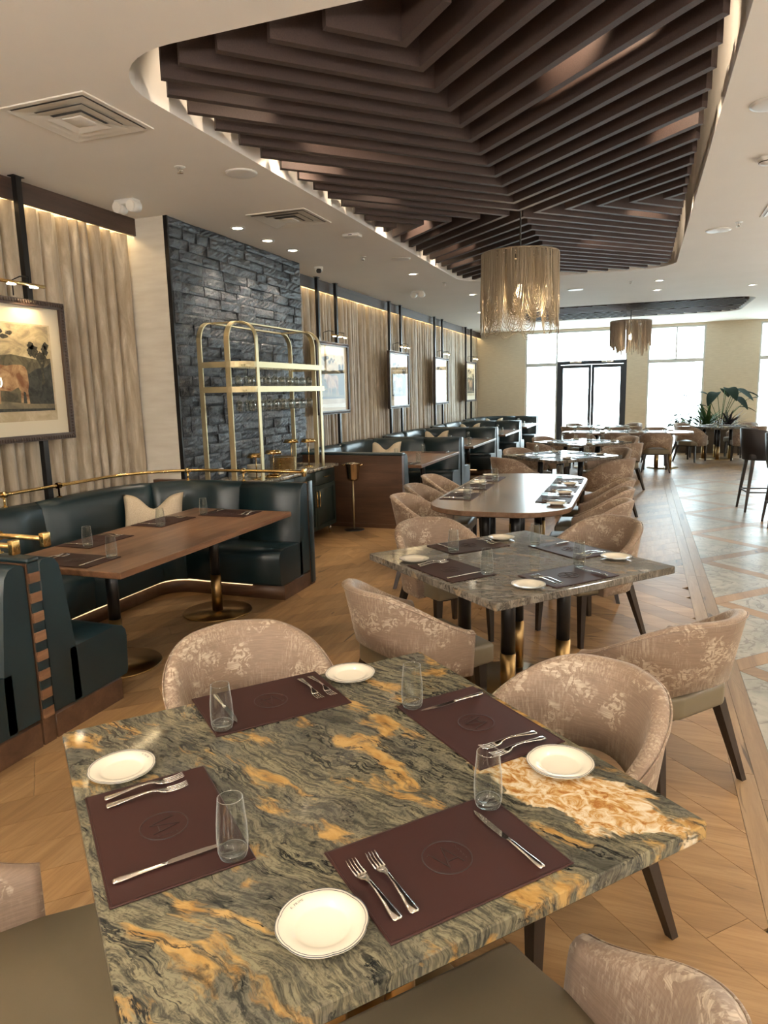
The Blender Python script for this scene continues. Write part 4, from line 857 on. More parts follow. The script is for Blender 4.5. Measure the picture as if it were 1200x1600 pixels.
PLINTH = [(0.01, 0.0), (0.50, 0.0), (0.50, 0.125), (0.01, 0.125)]
LED = [(0.502, 0.112), (0.512, 0.112), (0.512, 0.124), (0.502, 0.124)]
NS = len(ST)
nA = next(i for i, s in enumerate(ST) if s[0][0] <= XW+RO+1e-6); nB = next(i for i, s in enumerate(ST) if s[0][1] >= RO-1e-6); nC = next(i for i, s in enumerate(ST) if s[0][1] >= BL-RO-1e-6); nD = next(i for i, s in enumerate(ST) if i > nC and abs(s[0][1]-BL) < 1e-6 and s[0][0] >= XW+RO-1e-6)
nM = (nB+nC)//2
def make_booth(P, label, rail=False):
    t = empty('booth_seating', (0, P, 0), 0, label, 'booth')
    usweep(PLINTH, 0, NS-1, rnd=False).build('plinth', 'walnut_x', t)
    usweep(LED, 1, NS-2, rnd=False).build('led_strip', 'led_seat', t)
    cuts = [0, nA-1, (nA+nB)//2+1, nM, (nC+nD)//2-1, nD+1, NS-1]
    for a, c in zip(cuts[:-1], cuts[1:]):
        usweep(BACK, a, c, 0.002 if a else 0, 0.002 if c < NS-1 else 0).build('back_cushion', 'teal', t)
    for a, c in ((0, nA), (nA, nM), (nM, nD), (nD, NS-1)): usweep(SEAT, a, c, 0.002 if a else 0, 0.002 if c < NS-1 else 0).build('seat_cushion', 'teal', t)
    if rail:
        pts = [(x+nx*0.05, y+ny*0.05, 1.04) for (x, y), (nx, ny) in ST]
        o = MB().tube(pts, 0.014, 10).build('brass_rail', 'brass', t)
        for k in (1, nA+3, nB+2, nM+1, nC-2, nD-3, NS-3):
            (x, y), (nx, ny) = ST[k]
            br = MB().tube([(x+nx*0.05, y+ny*0.05, 0.945), (x+nx*0.05, y+ny*0.05, 1.03)], 0.008, 8).lathe([(0.0001, 0.945), (0.022, 0.945), (0.022, 0.953), (0.0001, 0.953)], 12, (x+nx*0.05, y+ny*0.05, 0))
            tx, ty = -ny, nx
            br.tube([(x+nx*0.05-tx*0.018, y+ny*0.05-ty*0.018, 1.04), (x+nx*0.05+tx*0.018, y+ny*0.05+ty*0.018, 1.04)], 0.024, 12); br.build('rail_bracket', 'brass', t)
        (x, y), (nx, ny) = ST[-1]; MB().rbox(x-0.012, x+0.02, y-0.075, y-0.03, 1.0, 1.07, 0.004).build('rail_end', 'brass', t)
        (x, y), (nx, ny) = ST[0]; MB().rbox(x-0.012, x+0.02, y+0.03, y+0.075, 1.0, 1.07, 0.004).build('rail_end', 'brass', t)
    return t
P1 = 2.57
make_booth(P1, 'near teal leather booth with brass rail under the cow picture', True)
make_booth(P1-0.08-BL, 'teal leather booth cut off by the left picture edge', True)
PR = [8.34+3.08*k for k in range(4)]
b0 = make_booth(PR[0], 'teal leather booth behind the dark walnut partition, nearest of the far row')
for k, lb in ((1, 'teal leather booth second of the far row along the curtain'), (2, 'teal leather booth third of the far row along the curtain'), (3, 'teal leather booth farthest of the row, by the far wall')): copy_tree(b0, None, (0, PR[k], 0), None, lb)
def partition(yc, th, label, stripes=False, panel=False, xe=XE):
    t = empty('booth_partition', (0, yc, 0), 0, label, 'partition'); h = th/2
    MB().box(XW-0.02, xe, -h, h, 0, 0.93 if not stripes else 0.94).build('panel', 'walnut_x', t)
    if panel:
        for x0, x1, z0, z1 in ((XW, xe, 0.88, 0.93), (XW, xe, 0.0, 0.05), (xe-0.05, xe, 0.05, 0.88)): MB().box(x0, x1, -h-0.012, -h, z0, z1).build('frame_rail', 'walnut_x', t)
        MB().rbox(XW, xe+0.01, -h-0.03, h+0.006, 0.93, 0.965, 0.014, 3).build('top_pad', 'teal', t)
    elif stripes:
        for i in range(8): MB().box(xe, xe+0.012, -h+0.006, h-0.006, 0.14+i*0.1, 0.14+i*0.1+0.05).build('stripe', 'walnut', t)
        for i in range(8): MB().box(xe, xe+0.007, -h+0.006, h-0.006, 0.19+i*0.1, 0.19+i*0.1+0.05).build('stripe', 'teal', t)
        MB().rbox(XW, xe+0.012, -h, h, 0.94, 0.965, 0.01, 2).build('top_cap', 'teal', t)
    else: MB().rbox(xe-0.005, xe+0.01, -h, h, 0.02, 0.95, 0.004).build('end_trim', 'teal', t)
    return t
partition(P1-0.04, 0.075, 'walnut and teal striped divider between the two left booths', True)
partition(P1+BL+0.05, 0.075, 'walnut partition closing the near booth at the slate pier')
partition(PR[0]-0.045, 0.075, 'dark walnut panelled partition facing the viewer behind the wine bucket', panel=True)
for k, lb in ((1, 'second'), (2, 'third'), (3, 'fourth')): partition(PR[k]-0.04, 0.075, 'narrow teal booth divider, %s from the wine bucket' % lb)
partition(PR[3]+BL+0.04, 0.075, 'narrow booth divider closest to the far windows')
# booth tables
def booth_table(P, label, cat='table'):
    t = empty('booth_table', (-3.15, P+1.49, 0), 0, label, cat)
    MB().rbox(-0.47, 0.47, -1.03, 1.03, 0.722, 0.76, 0.004, 1, False).build('tabletop', 'walnut', t)
    for y in (-0.58, 0.58):
        p = MB().tube([(0, y, 0.30), (0, y, 0.722)], 0.038, 18).build('pedestal', 'black_metal', t)
        MB().tube([(0, y, 0.012), (0, y, 0.31)], 0.042, 18).build('brass_sleeve', 'bronze', p)
        MB().lathe([(0.0001, 0.014), (0.04, 0.014), (0.27, 0.010), (0.275, 0.0), (0.0001, 0.0)], 40, (0, y, 0)).build('base_plate', 'bronze', p)
        MB().box(-0.25, 0.25, y-0.03, y+0.03, 0.71, 0.722).build('top_bracket', 'black_metal', p)
    return t
bt = booth_table(P1+0.01, 'long walnut booth table on brass pedestals, in the near booth')
for k, lb in enumerate(('nearest the wine bucket', 'second of the far row', 'third of the far row', 'farthest of the row')): copy_tree(bt, None, (-3.13, PR[k]+1.44, 0), None, 'long walnut booth table on brass pedestals, %s' % lb)
# pillows
def pillow_mesh(w, h, d):
    n = 18; b_ = MB(); fr, bk = [], []
    for i in range(n+1):
        r1, r2_ = [], []
        for k in range(n+1):
            u, v_ = -1+2*i/n, -1+2*k/n
            chop = math.exp(-(u/0.42)**2)*sstep(-0.2, 1.0, v_)
            x = u*w/2*(1-0.07*(1-v_*v_)*u*u); zz = v_*h/2*(1-0.06*(1-u*u))-0.105*h/0.36*chop
            th = d/2*((1-u**4)*(1-v_**4))**0.55*(1-0.55*chop)
            r1.append((x, -th, zz)); r2_.append((x, th, zz))
        fr.append(r1); bk.append(r2_)
    b_.grid(fr).grid(bk); return b_.mesh('throw_pillow', 'pillow')
pm = pillow_mesh(0.52, 0.44, 0.17)
def pillow(x, y, rz, label, tilt=-0.28, z_=0.64): o = inst('throw_pillow', pm, None, (x, y, z_), (tilt, 0.0, rz)); tag(o, label, 'pillow', None)
pillow(-4.0, 5.02, 0.50, 'cream boucle pillow with a chopped top in the near booth corner', -0.30, 0.67)
for k, lb in enumerate(('nearest booth of the far row', 'second booth of the far row', 'third booth of the far row', 'farthest booth')):
    pillow(-3.95, PR[k]+2.62, 0.12, 'cream boucle pillow with a chopped top in the %s' % lb, -0.25, 0.69)
    if k < 2: pillow(-4.0, PR[k]+0.42, PI-0.5, 'cream boucle pillow peeking over the divider of the %s' % ('nearest far booth' if k == 0 else 'second far booth'), -0.30, 0.66)

# ================================================================= CHAIRS
def chair_proto():
    t = empty('barrel_chair', (0, 0, 0), 0, '-', 'chair')
    # back shell
    n = 44; rows = []; top_pts = []; a_, b2, yc = 0.292, 0.262, -0.03; L1 = 0.16; arcL = PI*0.5*(a_+b2)/2*2; tot = 2*L1+arcL
    for i in range(n+1):
        s = tot*i/n
        if s < L1: x, y, nx, ny = -a_, yc+L1-s, -1, 0
        elif s > tot-L1: x, y, nx, ny = a_, yc+(s-(tot-L1)), 1, 0
        else:
            a = PI+(s-L1)/arcL*PI; x, y = a_*math.cos(a), yc+b2*math.sin(a); nx, ny = math.cos(a)/a_, math.sin(a)/b2; q = math.hypot(nx, ny); nx /= q; ny /= q
        tt = abs(s-tot/2)/(tot/2)
        zt = 0.805-0.205*sstep(0.22, 1.06, tt)-0.02*tt
        zb = 0.355
        if tt < 0.50: zb += 0.155*math.sqrt(max(0, 1-(tt/0.50)**2))
        def P(off, z_):
            lean = (z_-0.36)/0.44; fl = off+0.045*lean
            return (x+nx*fl, y+ny*fl-0.055*lean*max(0.0, 1-tt*1.15), z_)
        th = 0.056; cs = []
        for u in (0.0, 0.33, 0.66, 0.94): cs.append(P(0.0, zb+(zt-0.02-zb)*u))
        cs += [P(-0.004, zt-0.008), P(-0.018, zt), P(-0.036, zt-0.001), P(-th+0.004, zt-0.014)]
        for u in (0.9, 0.6, 0.3, 0.0): cs.append(P(-th-0.012*math.sin(u*PI)*(1-tt), zb+(zt-0.03-zb)*u))
        rows.append(cs); top_pts.append(P(0.002, zt-0.012))
    sh = MB().loop_sweep(rows, True).build('back_shell', 'velvet', t)
    MB().tube(top_pts, 0.0035, 5).build('piping', 'velvet', sh)
    # seat
    bm = bmesh.new(); poly = [(-0.245, -0.20), (-0.14, -0.272), (0.14, -0.272), (0.245, -0.20), (0.248, 0.12), (0.242, 0.30), (-0.242, 0.30), (-0.248, 0.12)]
    vb = [bm.verts.new((x, y, 0.368)) for x, y in poly]; vt = [bm.verts.new((x, y, 0.472)) for x, y in poly]; nn_ = len(poly)
    bm.faces.new(vb[::-1]); ft = bm.faces.new(vt)
    for i in range(nn_): bm.faces.new((vb[i], vb[(i+1) % nn_], vt[(i+1) % nn_], vt[i]))
    bmesh.ops.bevel(bm, geom=[e for e in bm.edges], offset=0.02, segments=3, profile=0.5, affect='EDGES')
    bm.verts.index_update(); MB().add([v.co[:] for v in bm.verts], [tuple(v.index for v in f.verts) for f in bm.faces], True).build('seat', 'olive', t); bm.free()
    MB().box(-0.20, 0.20, -0.22, 0.24, 0.345, 0.37).build('seat_frame', 'dark_wood', t)
    for sx in (-1, 1):
        for y0, y1, x0, x1 in ((0.235, 0.245, 0.205, 0.215), (-0.20, -0.295, 0.195, 0.265)):
            A, B = Vector((sx*x0, y0, 0.37)), Vector((sx*x1, y1, 0.0)); h0, h1 = 0.024, 0.014
            vs = [(A.x+a*h0, A.y+c*h0, A.z) for a, c in ((-1, -1), (1, -1), (1, 1), (-1, 1))]+[(B.x+a*h1, B.y+c*h1, B.z) for a, c in ((-1, -1), (1, -1), (1, 1), (-1, 1))]
            MB().add(vs, [(0, 1, 2, 3), (7, 6, 5, 4), (0, 1, 5, 4), (1, 2, 6, 5), (2, 3, 7, 6), (3, 0, 4, 7)]).build('leg', 'dark_wood', t)
    return t
CH = chair_proto(); _first = [True]
def chair(x, y, face, label, group=None):
    """face = direction angle the sitter looks"""
    rz = face-PI/2
    if _first[0]:
        _first[0] = False; CH.location = (x, y, 0); CH.rotation_euler = (0, 0, rz); CH['label'] = label; o = CH
    else: o = copy_tree(CH, None, (x, y, 0), rz, label)
    if group: o['group'] = group
    return o

# ================================================================= DINING TABLES
def post_base(t, spread, r=0.042, top=0.722, plate=0.36):
    for sx, sy in ((-1, -1), (1, -1), (1, 1), (-1, 1)):
        x, y = sx*spread, sy*spread
        p = MB().tube([(x, y, 0.30), (x, y, top)], r-0.003, 16).build('post', 'black_metal', t)
        MB().tube([(x, y, 0.010), (x, y, 0.31)], r, 16).build('brass_sleeve', 'bronze', p)
    MB().lathe([(0.0001, 0.012), (plate-0.01, 0.010), (plate, 0.0), (0.0001, 0.0)], 40).build('base_plate', 'bronze', t)
    MB().box(-spread-0.1, spread+0.1, -spread-0.1, spread+0.1, top-0.012, top).build('top_plate', 'black_metal', t)
def square_table(x, y, rz, side, top_mat, label, spread=0.20):
    t = empty('dining_table', (x, y, 0), rz, label, 'table'); h = side/2
    b_ = MB(); poly = rrect(-h, h, -h, h, 0.012, 4); n = len(poly)
    rings = [[(px*s, py*s, zz) for px, py in poly] for s, zz in ((0.997, 0.722), (1.0, 0.725), (1.0, 0.756), (0.997, 0.76))]
    b_.grid([[r_[i] for r_ in rings] for i in range(n)], False, True); b_.add(rings[0], [tuple(range(n))]).add(rings[-1], [tuple(range(n))])
    b_.build('stone_top', top_mat, t); post_base(t, spread); return t
T1 = (-0.685, 1.515, math.radians(48.6), 1.225); T2 = (-0.645, 3.90, math.radians(49.2), 1.22); T3 = (-1.05, 10.35, math.radians(48), 1.2); T4 = (-0.95, 13.0, math.radians(48), 1.2)
square_table(*T1, 'granite', 'foreground square table with swirling gold and green granite top', 0.10)
square_table(*T2, 'granite2', 'second square table with grey brown granite top, behind the foreground table')
square_table(*T3, 'granite2', 'square stone table beyond the long oval table'); square_table(*T4, 'granite2', 'square stone table beyond, second after the oval table')
T6 = (1.72, 18.0, math.radians(45), 1.2); square_table(*T6, 'granite2', 'square stone table before the potted plants')
T7 = (-0.85, 18.1, math.radians(45), 1.2); square_table(*T7, 'granite2', 'square stone table nearest the glass door')
def long_table(x, y, sx, sy, r, top_mat, label, bases, rz=0):
    t = empty('long_table', (x, y, 0), rz, label, 'table'); poly = rrect(-sx/2, sx/2, -sy/2, sy/2, r, 12); n = len(poly)
    rings = [[(px*s, py*s, zz) for px, py in poly] for s, zz in ((0.99, 0.715), (1.0, 0.722), (1.0, 0.755), (0.996, 0.76))]
    MB().grid([[r_[i] for r_ in rings] for i in range(n)], False, True).add(rings[0], [tuple(range(n))]).add(rings[-1], [tuple(range(n))]).build('tabletop', top_mat, t)
    for bx, by in bases:
        for dx, dy in ((-0.13, -0.13), (0.13, -0.13), (0.13, 0.13), (-0.13, 0.13)):
            p = MB().tube([(bx+dx, by+dy, 0.30), (bx+dx, by+dy, 0.715)], 0.04, 16).build('post', 'black_metal', t); MB().tube([(bx+dx, by+dy, 0.01), (bx+dx, by+dy, 0.31)], 0.043, 16).build('brass_sleeve', 'bronze', p)
        MB().lathe([(0.0001, 0.012), (0.31, 0.010), (0.32, 0.0), (0.0001, 0.0)], 36, (bx, by, 0)).build('base_plate', 'bronze', t)
    return t
OV = (-1.09, 6.74); long_table(*OV, 1.20, 2.64, 0.46, 'oval_wood', 'long rounded walnut table under the near chandelier', ((0, -0.72), (0, 0.72)))
T5 = (-0.25, 15.9); long_table(*T5, 2.65, 0.95, 0.40, 'oval_wood', 'long rounded table before the far chandelier', ((-0.75, 0), (0.75, 0)))

# ================================================================= PLACE SETTINGS
# meshes shared by all settings
MW, MD, MH = 0.43, 0.29, 0.004
def make_mat():
    t = empty('placemat'); MB().rbox(-MW/2, MW/2, -MD/2, MD/2, 0, MH, 0.0015, 1, False).build('leather_sheet', 'mat_leather', t)
    e = MB(); R_ = 0.052
    rg = [(R_*math.cos(a*PI/24), R_*math.sin(a*PI/24), MH+0.0003) for a in range(48)]; e.tube(rg, 0.0016, 4, True, closed=True)
    def stroke(pts, r=0.0018): e.tube([(x, y, MH+0.0003) for x, y in pts], r, 4, False)
    stroke([(-0.036, 0.020), (-0.030, 0.026), (-0.012, -0.030)]); stroke([(-0.012, -0.030), (0.006, 0.032), (0.024, -0.028)]); stroke([(-0.004, -0.012), (0.018, -0.012)])
    for i in range(5): y = 0.020-i*0.010; stroke([(0.031, y), (0.037, y+0.003), (0.034, y-0.004)], 0.0007)
    e.build('emblem', 'mat_emboss', t)
    st = MB(); a, c = MW/2-0.005, MD/2-0.005; st.tube([(-a, -c, MH), (a, -c, MH), (a, c, MH), (-a, c, MH)], 0.0006, 3, False, closed=True); st.build('stitching', 'mat_emboss', t)
    return t
def make_mat_plain():
    t = empty('placemat'); MB().rbox(-MW/2, MW/2, -MD/2, MD/2, 0, MH, 0.0015, 1, False).build('leather_sheet', 'mat_leather', t); return t
def make_glass():
    me = MB().lathe([(0.0275, 0.003), (0.0315, 0.016), (0.033, 0.040), (0.032, 0.075), (0.0265, 0.134)], 32).lathe([(0.0255, 0.134), (0.0308, 0.075), (0.0318, 0.042), (0.0300, 0.020)], 32).mesh('tumbler', 'glass')
    bm = bmesh.new(); bm.from_mesh(me); n0 = len(bm.faces)
    ex = MB().lathe([(0.0001, 0.0), (0.023, 0.0), (0.0272, 0.003), (0.0300, 0.013), (0.029, 0.020), (0.024, 0.0135), (0.0001, 0.0115)], 32).mesh('x', 'glass_solid'); rm = MB().tube([(0.026*math.cos(a*PI/16), 0.026*math.sin(a*PI/16), 0.1345) for a in range(32)], 0.0008, 5, closed=True).mesh('y', 'glass_rim')
    bm.from_mesh(ex); n1 = len(bm.faces); bm.from_mesh(rm); bm.faces.ensure_lookup_table()
    for i, f in enumerate(bm.faces): f.material_index = 0 if i < n0 else (1 if i < n1 else 2)
    bm.to_mesh(me); bm.free(); me.materials.append(MT['glass_solid']); me.materials.append(MT['glass_rim']); return me
def make_plate(text=True):
    t = empty('bread_plate'); seg = 96; b_ = MB(); rows = []
    def sc_(a): q = abs(math.sin(6*a/2.0*1.0)); return 1.0+0.028*(abs(math.sin(3*a))**0.6-0.75)
    prof = [(0.0001, 0.005), (0.046, 0.005), (0.052, 0.0065), (0.056, 0.011), (0.070, 0.0145), (0.0835, 0.0165), (0.0850, 0.0155), (0.0835, 0.0135), (0.060, 0.006), (0.048, 0.0), (0.0001, 0.0005)]
    for i in range(seg):
        a = 2*PI*i/seg; rows.append([(r*(1+(sc_(a)-1)*sstep(0.055, 0.085, r))*math.cos(a), r*(1+(sc_(a)-1)*sstep(0.055, 0.085, r))*math.sin(a), z_) for r, z_ in prof])
    b_.grid(rows, True, True); b_.build('dish', 'ceramic', t)
    ln = MB()
    for rr, zz, wd in ((0.0842, 0.01655, 0.0008), (0.0795, 0.0163, 0.0005)):
        ln.tube([(rr*(1+(sc_(2*PI*i/seg)-1)*sstep(0.055, 0.085, rr))*math.cos(2*PI*i/seg), rr*(1+(sc_(2*PI*i/seg)-1)*sstep(0.055, 0.085, rr))*math.sin(2*PI*i/seg), zz) for i in range(seg)], wd, 4, True, closed=True)
    ln.build('rim_lines', 'rim_line', t)
    if text:
        s = 'K.PRIME'; tx = MB()
        for i, chh in enumerate(s):
            cu = bpy.data.curves.new('glyph', 'FONT'); cu.body = chh; cu.size = 0.0072; cu.align_x = 'CENTER'; ob = bpy.data.objects.new('glyph', cu); COL.objects.link(ob)
            bpy.context.view_layer.update(); me = ob.to_mesh(); an = PI/2-(i-3)*0.066
            for_ = [(v.co.x, v.co.y) for v in me.vertices]; fs = [tuple(p.vertices) for p in me.polygons]
            ca_, sa_ = math.cos(an-PI/2), math.sin(an-PI/2); ox, oy = 0.0665*math.cos(an), 0.0665*math.sin(an)
            tx.add([(ox+x*ca_-y*sa_, oy+x*sa_+y*ca_, 0.0148+0.00025*0+y*0.2+0.0004) for x, y in for_], fs)
            ob.to_mesh_clear(); bpy.data.objects.remove(ob); bpy.data.curves.remove(cu)
        tx.build('lettering', 'rim_line', t)
    return t
def make_fork():
    b_ = MB(); rows = []
    for y, w_, zz in ((0.0, 0.008, 0.004), (0.004, 0.0115, 0.005), (0.020, 0.0105, 0.006), (0.045, 0.0075, 0.0085), (0.080, 0.0048, 0.012), (0.105, 0.0042, 0.0125), (0.118, 0.0055, 0.0105), (0.126, 0.0105, 0.008), (0.136, 0.0125, 0.0055), (0.146, 0.0125, 0.0045)):
        h = 0.0014; rows.append([(-w_, y, zz), (-w_*0.6, y, zz+h), (w_*0.6, y, zz+h), (w_, y, zz), (w_*0.6, y, zz-h), (-w_*0.6, y, zz-h)])
    b_.loop_sweep(rows, True)
    for x in (-0.0107, -0.0036, 0.0036, 0.0107):
        b_.tube([(x, 0.142, 0.0046), (x, 0.160, 0.0042), (x, 0.175, 0.0058), (x*0.97, 0.190, 0.0098)], 0.0014, 5, True, True, [0.0020, 0.0019, 0.0017, 0.0010])
    return b_.mesh('fork', 'steel')
def make_knife():
    b_ = MB(); rows = []
    for y, w_, h in ((0.0, 0.006, 0.002), (0.004, 0.0085, 0.0033), (0.015, 0.0088, 0.0038), (0.05, 0.0065, 0.0036), (0.095, 0.005, 0.0034), (0.108, 0.006, 0.0034)):
        rows.append([(w_*math.cos(k*PI/5), y, 0.0045+h*math.sin(k*PI/5)) for k in range(10)])
    b_.loop_sweep(rows, True)
    blade = [(-0.005, 0.108), (0.005, 0.108), (0.0052, 0.17), (0.0045, 0.21), (0.0, 0.232), (-0.006, 0.215), (-0.0092, 0.19), (-0.0098, 0.15), (-0.0085, 0.118)]
    b_.prism(blade, 0.0038, 0.0052)
    return b_.mesh('knife', 'steel')
MATP, MATQ, PLATE, PLATEQ = make_mat(), make_mat_plain(), make_plate(True), make_plate(False)
GLS, FRK, KNF = make_glass(), make_fork(), make_knife()
protos = [MATP, MATQ, PLATE, PLATEQ]
def local(cx, cy, face, u, v_):
    f = (math.cos(face), math.sin(face)); r_ = (f[1], -f[0]); return (cx+r_[0]*u+f[0]*v_, cy+r_[1]*u+f[1]*v_)
def setting(cx, cy, face, where, z=0.76, plate=True, glass=True, detail=True, jit=0.0, rnd=random.Random(21), forks=2, knife=True):
    rz = face-PI/2; J = lambda s: rnd.uniform(-1, 1)*s*jit
    m_ = copy_tree(MATP if detail else MATQ, None, (cx, cy, z+0.0006), rz+J(0.03)); tag(m_, 'burgundy leather placemat, %s' % where, 'placemat')
    zz = z+0.0006+MH
    if plate:
        p = local(cx, cy, face, -0.302+J(0.01), -0.045+J(0.015)); o = copy_tree(PLATE if detail else PLATEQ, None, (*p, z+0.0005), rz+0.35); tag(o, 'cream scalloped bread plate, %s' % where, 'plate')
    if glass:
        p = local(cx, cy, face, 0.185+J(0.012), 0.105+J(0.012)); zg = zz+0.0005 if abs(0.185) < MW/2 else z
        o = inst('tumbler', GLS, None, (*p, zg)); tag(o, 'clear tapered tumbler, %s' % where, 'glass')
    fk = ((-0.176, -0.105, 'outer', 0.03), (-0.140, -0.105, 'inner', -0.02))[:forks]
    for u, v_, nm, dr_ in fk:
        p = local(cx, cy, face, u+J(0.004), v_+J(0.01)); o = inst('fork', FRK, None, (*p, zz), (0, 0, rz+dr_+J(0.06))); tag(o, '%s polished fork, %s' % (nm, where), 'fork')
    if knife:
        p = local(cx, cy, face, 0.145, -0.13+J(0.01)); o = inst('knife', KNF, None, (*p, zz), (0, 0, rz+0.02+J(0.05))); tag(o, 'polished knife, %s' % where, 'knife')
d = math.radians
a1 = T1[2]
setting(-0.342, 1.269, a1+PI/2, 'near side of the foreground granite table')
setting(-0.977, 1.177, a1, 'left side of the foreground granite table')
setting(-1.065, 1.83, a1-PI/2, 'booth side of the foreground granite table')
setting(-0.415, 1.875, a1+PI, 'right side of the foreground granite table')
def around(T, inset, name, cin, chair_names, detail=True, jit=1.0, cjit=None, sets=(0, 1, 2, 3), seed=1):
    x, y, a, s = T; names = ('left front', 'right front', 'right back', 'left back')
    for k, (da, nm) in enumerate(zip((PI, -PI/2, 0, PI/2), names)):
        out = a+da; ox, oy = math.cos(out), math.sin(out); r_ = s/2-inset
        if k in sets: setting(x+ox*r_, y+oy*r_, out+PI, '%s of %s' % (nm, name), detail=detail, jit=jit)
        if cin and cin[k] is not None:
            c, tt, dr_ = cin[k]; rr = s/2+c
            chair(x+ox*rr-oy*tt, y+oy*rr+ox*tt, out+PI+dr_, chair_names[k])
vc = 'taupe velvet barrel chair'
chair(-1.226, 0.88, d(48.6), '%s cut off at the lower left picture corner' % vc)
chair(-0.175, 1.055, d(138.0), '%s with its arm in the lower right picture corner' % vc)
chair(-0.235, 2.075, d(231.0), '%s at the right of the foreground granite table' % vc)
chair(-1.285, 2.117, d(-43.5), '%s at the booth side of the foreground granite table' % vc)
around(T2, 0.175, 'the grey granite table', None, None, jit=0.6)
chair(-1.016, 3.253, d(48.2), '%s seen from behind, left front of the grey granite table' % vc)
chair(0.086, 3.183, d(140.0), '%s seen from behind, right front of the grey granite table' % vc)
chair(-0.309, 4.946, d(228.0), '%s at the right back of the grey granite table' % vc)
chair(-1.234, 4.597, d(-43.0), '%s at the left back of the grey granite table' % vc)
for i, y in enumerate((6.2, 6.85, 7.47)):
    n_ = ('nearest', 'middle', 'farthest')[i]
    setting(OV[0]-0.42, y, 0.0, 'booth side of the long oval table, %s' % n_, jit=0.6); chair((-1.70, -1.80, -1.86)[i], (5.93, 6.62, 7.42)[i], 0.05, '%s, booth side of the long oval table, %s' % (vc, n_))
    setting(OV[0]+0.42, y, PI, 'aisle side of the long oval table, %s' % n_, jit=0.6); chair(-0.40, (5.99, 6.71, 7.38)[i], PI, '%s, aisle side of the long oval table, %s' % (vc, n_))
Q4 = ('left front', 'right front', 'right back', 'left back')
around(T3, 0.175, 'the first far stone table', ((0.2, 0, 0.1), (0.3, 0, 0), (0.3, 0, 0), (0.15, 0, 0)), tuple('%s, %s of the first far stone table' % (vc, q) for q in Q4), detail=False)
around(T4, 0.175, 'the second far stone table', ((0.2, 0, 0), (0.3, 0, 0), (0.3, 0, 0), (0.2, 0, 0)), tuple('%s, %s of the second far stone table' % (vc, q) for q in Q4), detail=False)
for i, x in enumerate((-1.15, -0.42, 0.34)):
    n_ = ('leftmost', 'middle', 'rightmost')[i]
    setting(x, T5[1]-0.30, PI/2, 'near side of the far long table, %s' % n_, detail=False, jit=1.0); chair(x, T5[1]-0.475-0.20, PI/2, '%s seen from behind at the far long table, %s' % (vc, n_))
    setting(x, T5[1]+0.30, -PI/2, 'window side of the far long table, %s' % n_, detail=False, jit=1.0); chair(x, T5[1]+0.475+0.22, -PI/2, '%s, window side of the far long table, %s' % (vc, n_))
around(T6, 0.175, 'the table before the plants', ((0.22, 0, 0.2), (0.22, 0, -0.2), (0.2, 0, 0), (0.2, 0, 0)), tuple('%s, %s of the table before the plants' % (vc, q) for q in Q4), detail=False)
around(T7, 0.175, 'the table nearest the glass door', ((0.2, 0, 0), (0.2, 0, 0), (0.2, 0, 0), (0.2, 0, 0)), tuple('%s, %s of the table nearest the glass door' % (vc, q) for q in Q4), detail=False)
# near booth table
setting(-3.16, 3.22, PI/2, 'near end of the near booth table', plate=False, jit=0.5)
setting(-3.46, 3.72, 0.0, 'curtain side of the near booth table, nearer one', plate=False, jit=0.5)
setting(-3.46, 4.46, 0.0, 'curtain side of the near booth table, farther one', plate=False, jit=0.5)
setting(-3.14, 4.90, -PI/2, 'far end of the near booth table', plate=False, jit=0.5)
for k, lb in enumerate(('nearest far booth table', 'second far booth table', 'third far booth table', 'farthest booth table')):
    yc = PR[k]+1.44
    setting(-2.98, yc-0.85, PI/2, 'near end of the %s' % lb, plate=False, detail=False, jit=0.5, forks=1); setting(-2.98, yc+0.85, -PI/2, 'far end of the %s' % lb, plate=False, detail=False, jit=0.5, forks=1)
    setting(-3.42, yc+0.05, 0.0, 'curtain side of the %s' % lb, plate=False, detail=False, jit=0.5, forks=1)
for p in protos:
    for c in kids(p): bpy.data.objects.remove(c)
    bpy.data.objects.remove(p)

# ================================================================= BAR STOOLS, PLANTS
def stool(x, y, rz, label):
    t = empty('bar_stool', (x, y, 0), rz, label, 'bar stool')
    MB().rbox(-0.22, 0.22, -0.21, 0.22, 0.70, 0.79, 0.03, 3).build('seat', 'stool', t)
    rows = []
    for i in range(17):
        a = PI+PI*i/16; x_, y_ = 0.245*math.cos(a), -0.02+0.235*math.sin(a); tt = abs(i-8)/8; zt = 1.13-0.03*tt**2; zb = 0.70; nx, ny = math.cos(a), math.sin(a)
        rows.append([(x_, y_, zb), (x_+nx*0.02, y_+ny*0.03, (zb+zt)/2), (x_+nx*0.03, y_+ny*0.045, zt-0.01), (x_+nx*0.015, y_+ny*0.03, zt), (x_-nx*0.005, y_+ny*0.008, zt-0.01), (x_-nx*0.02, y_-ny*0.012, (zb+zt)/2), (x_-nx*0.035, y_-ny*0.035, zb)])
    MB().loop_sweep(rows, True).build('backrest', 'stool', t)
    f = {}
    for sx in (-1, 1):
        for sy in (-1, 1):
            A, B = Vector((sx*0.17, sy*0.16, 0.71)), Vector((sx*0.235, sy*0.235, 0)); f[sx, sy] = A.lerp(B, 0.62)
            MB().tube([A, B], 0.02, 4, False, True, [0.032, 0.018]).build('leg', 'dark_wood', t)
    for a, c in (((-1, -1), (1, -1)), ((1, -1), (1, 1)), ((1, 1), (-1, 1)), ((-1, 1), (-1, -1))): MB().tube([f[a], f[c]], 0.014, 4, False).build('footrest', 'dark_wood', t)
    return t
stool(1.60, 10.68, -PI/2+0.1, 'dark bar stool at the right picture edge, farther one'); stool(1.74, 9.55, -PI/2, 'dark bar stool at the right picture edge, nearer one')
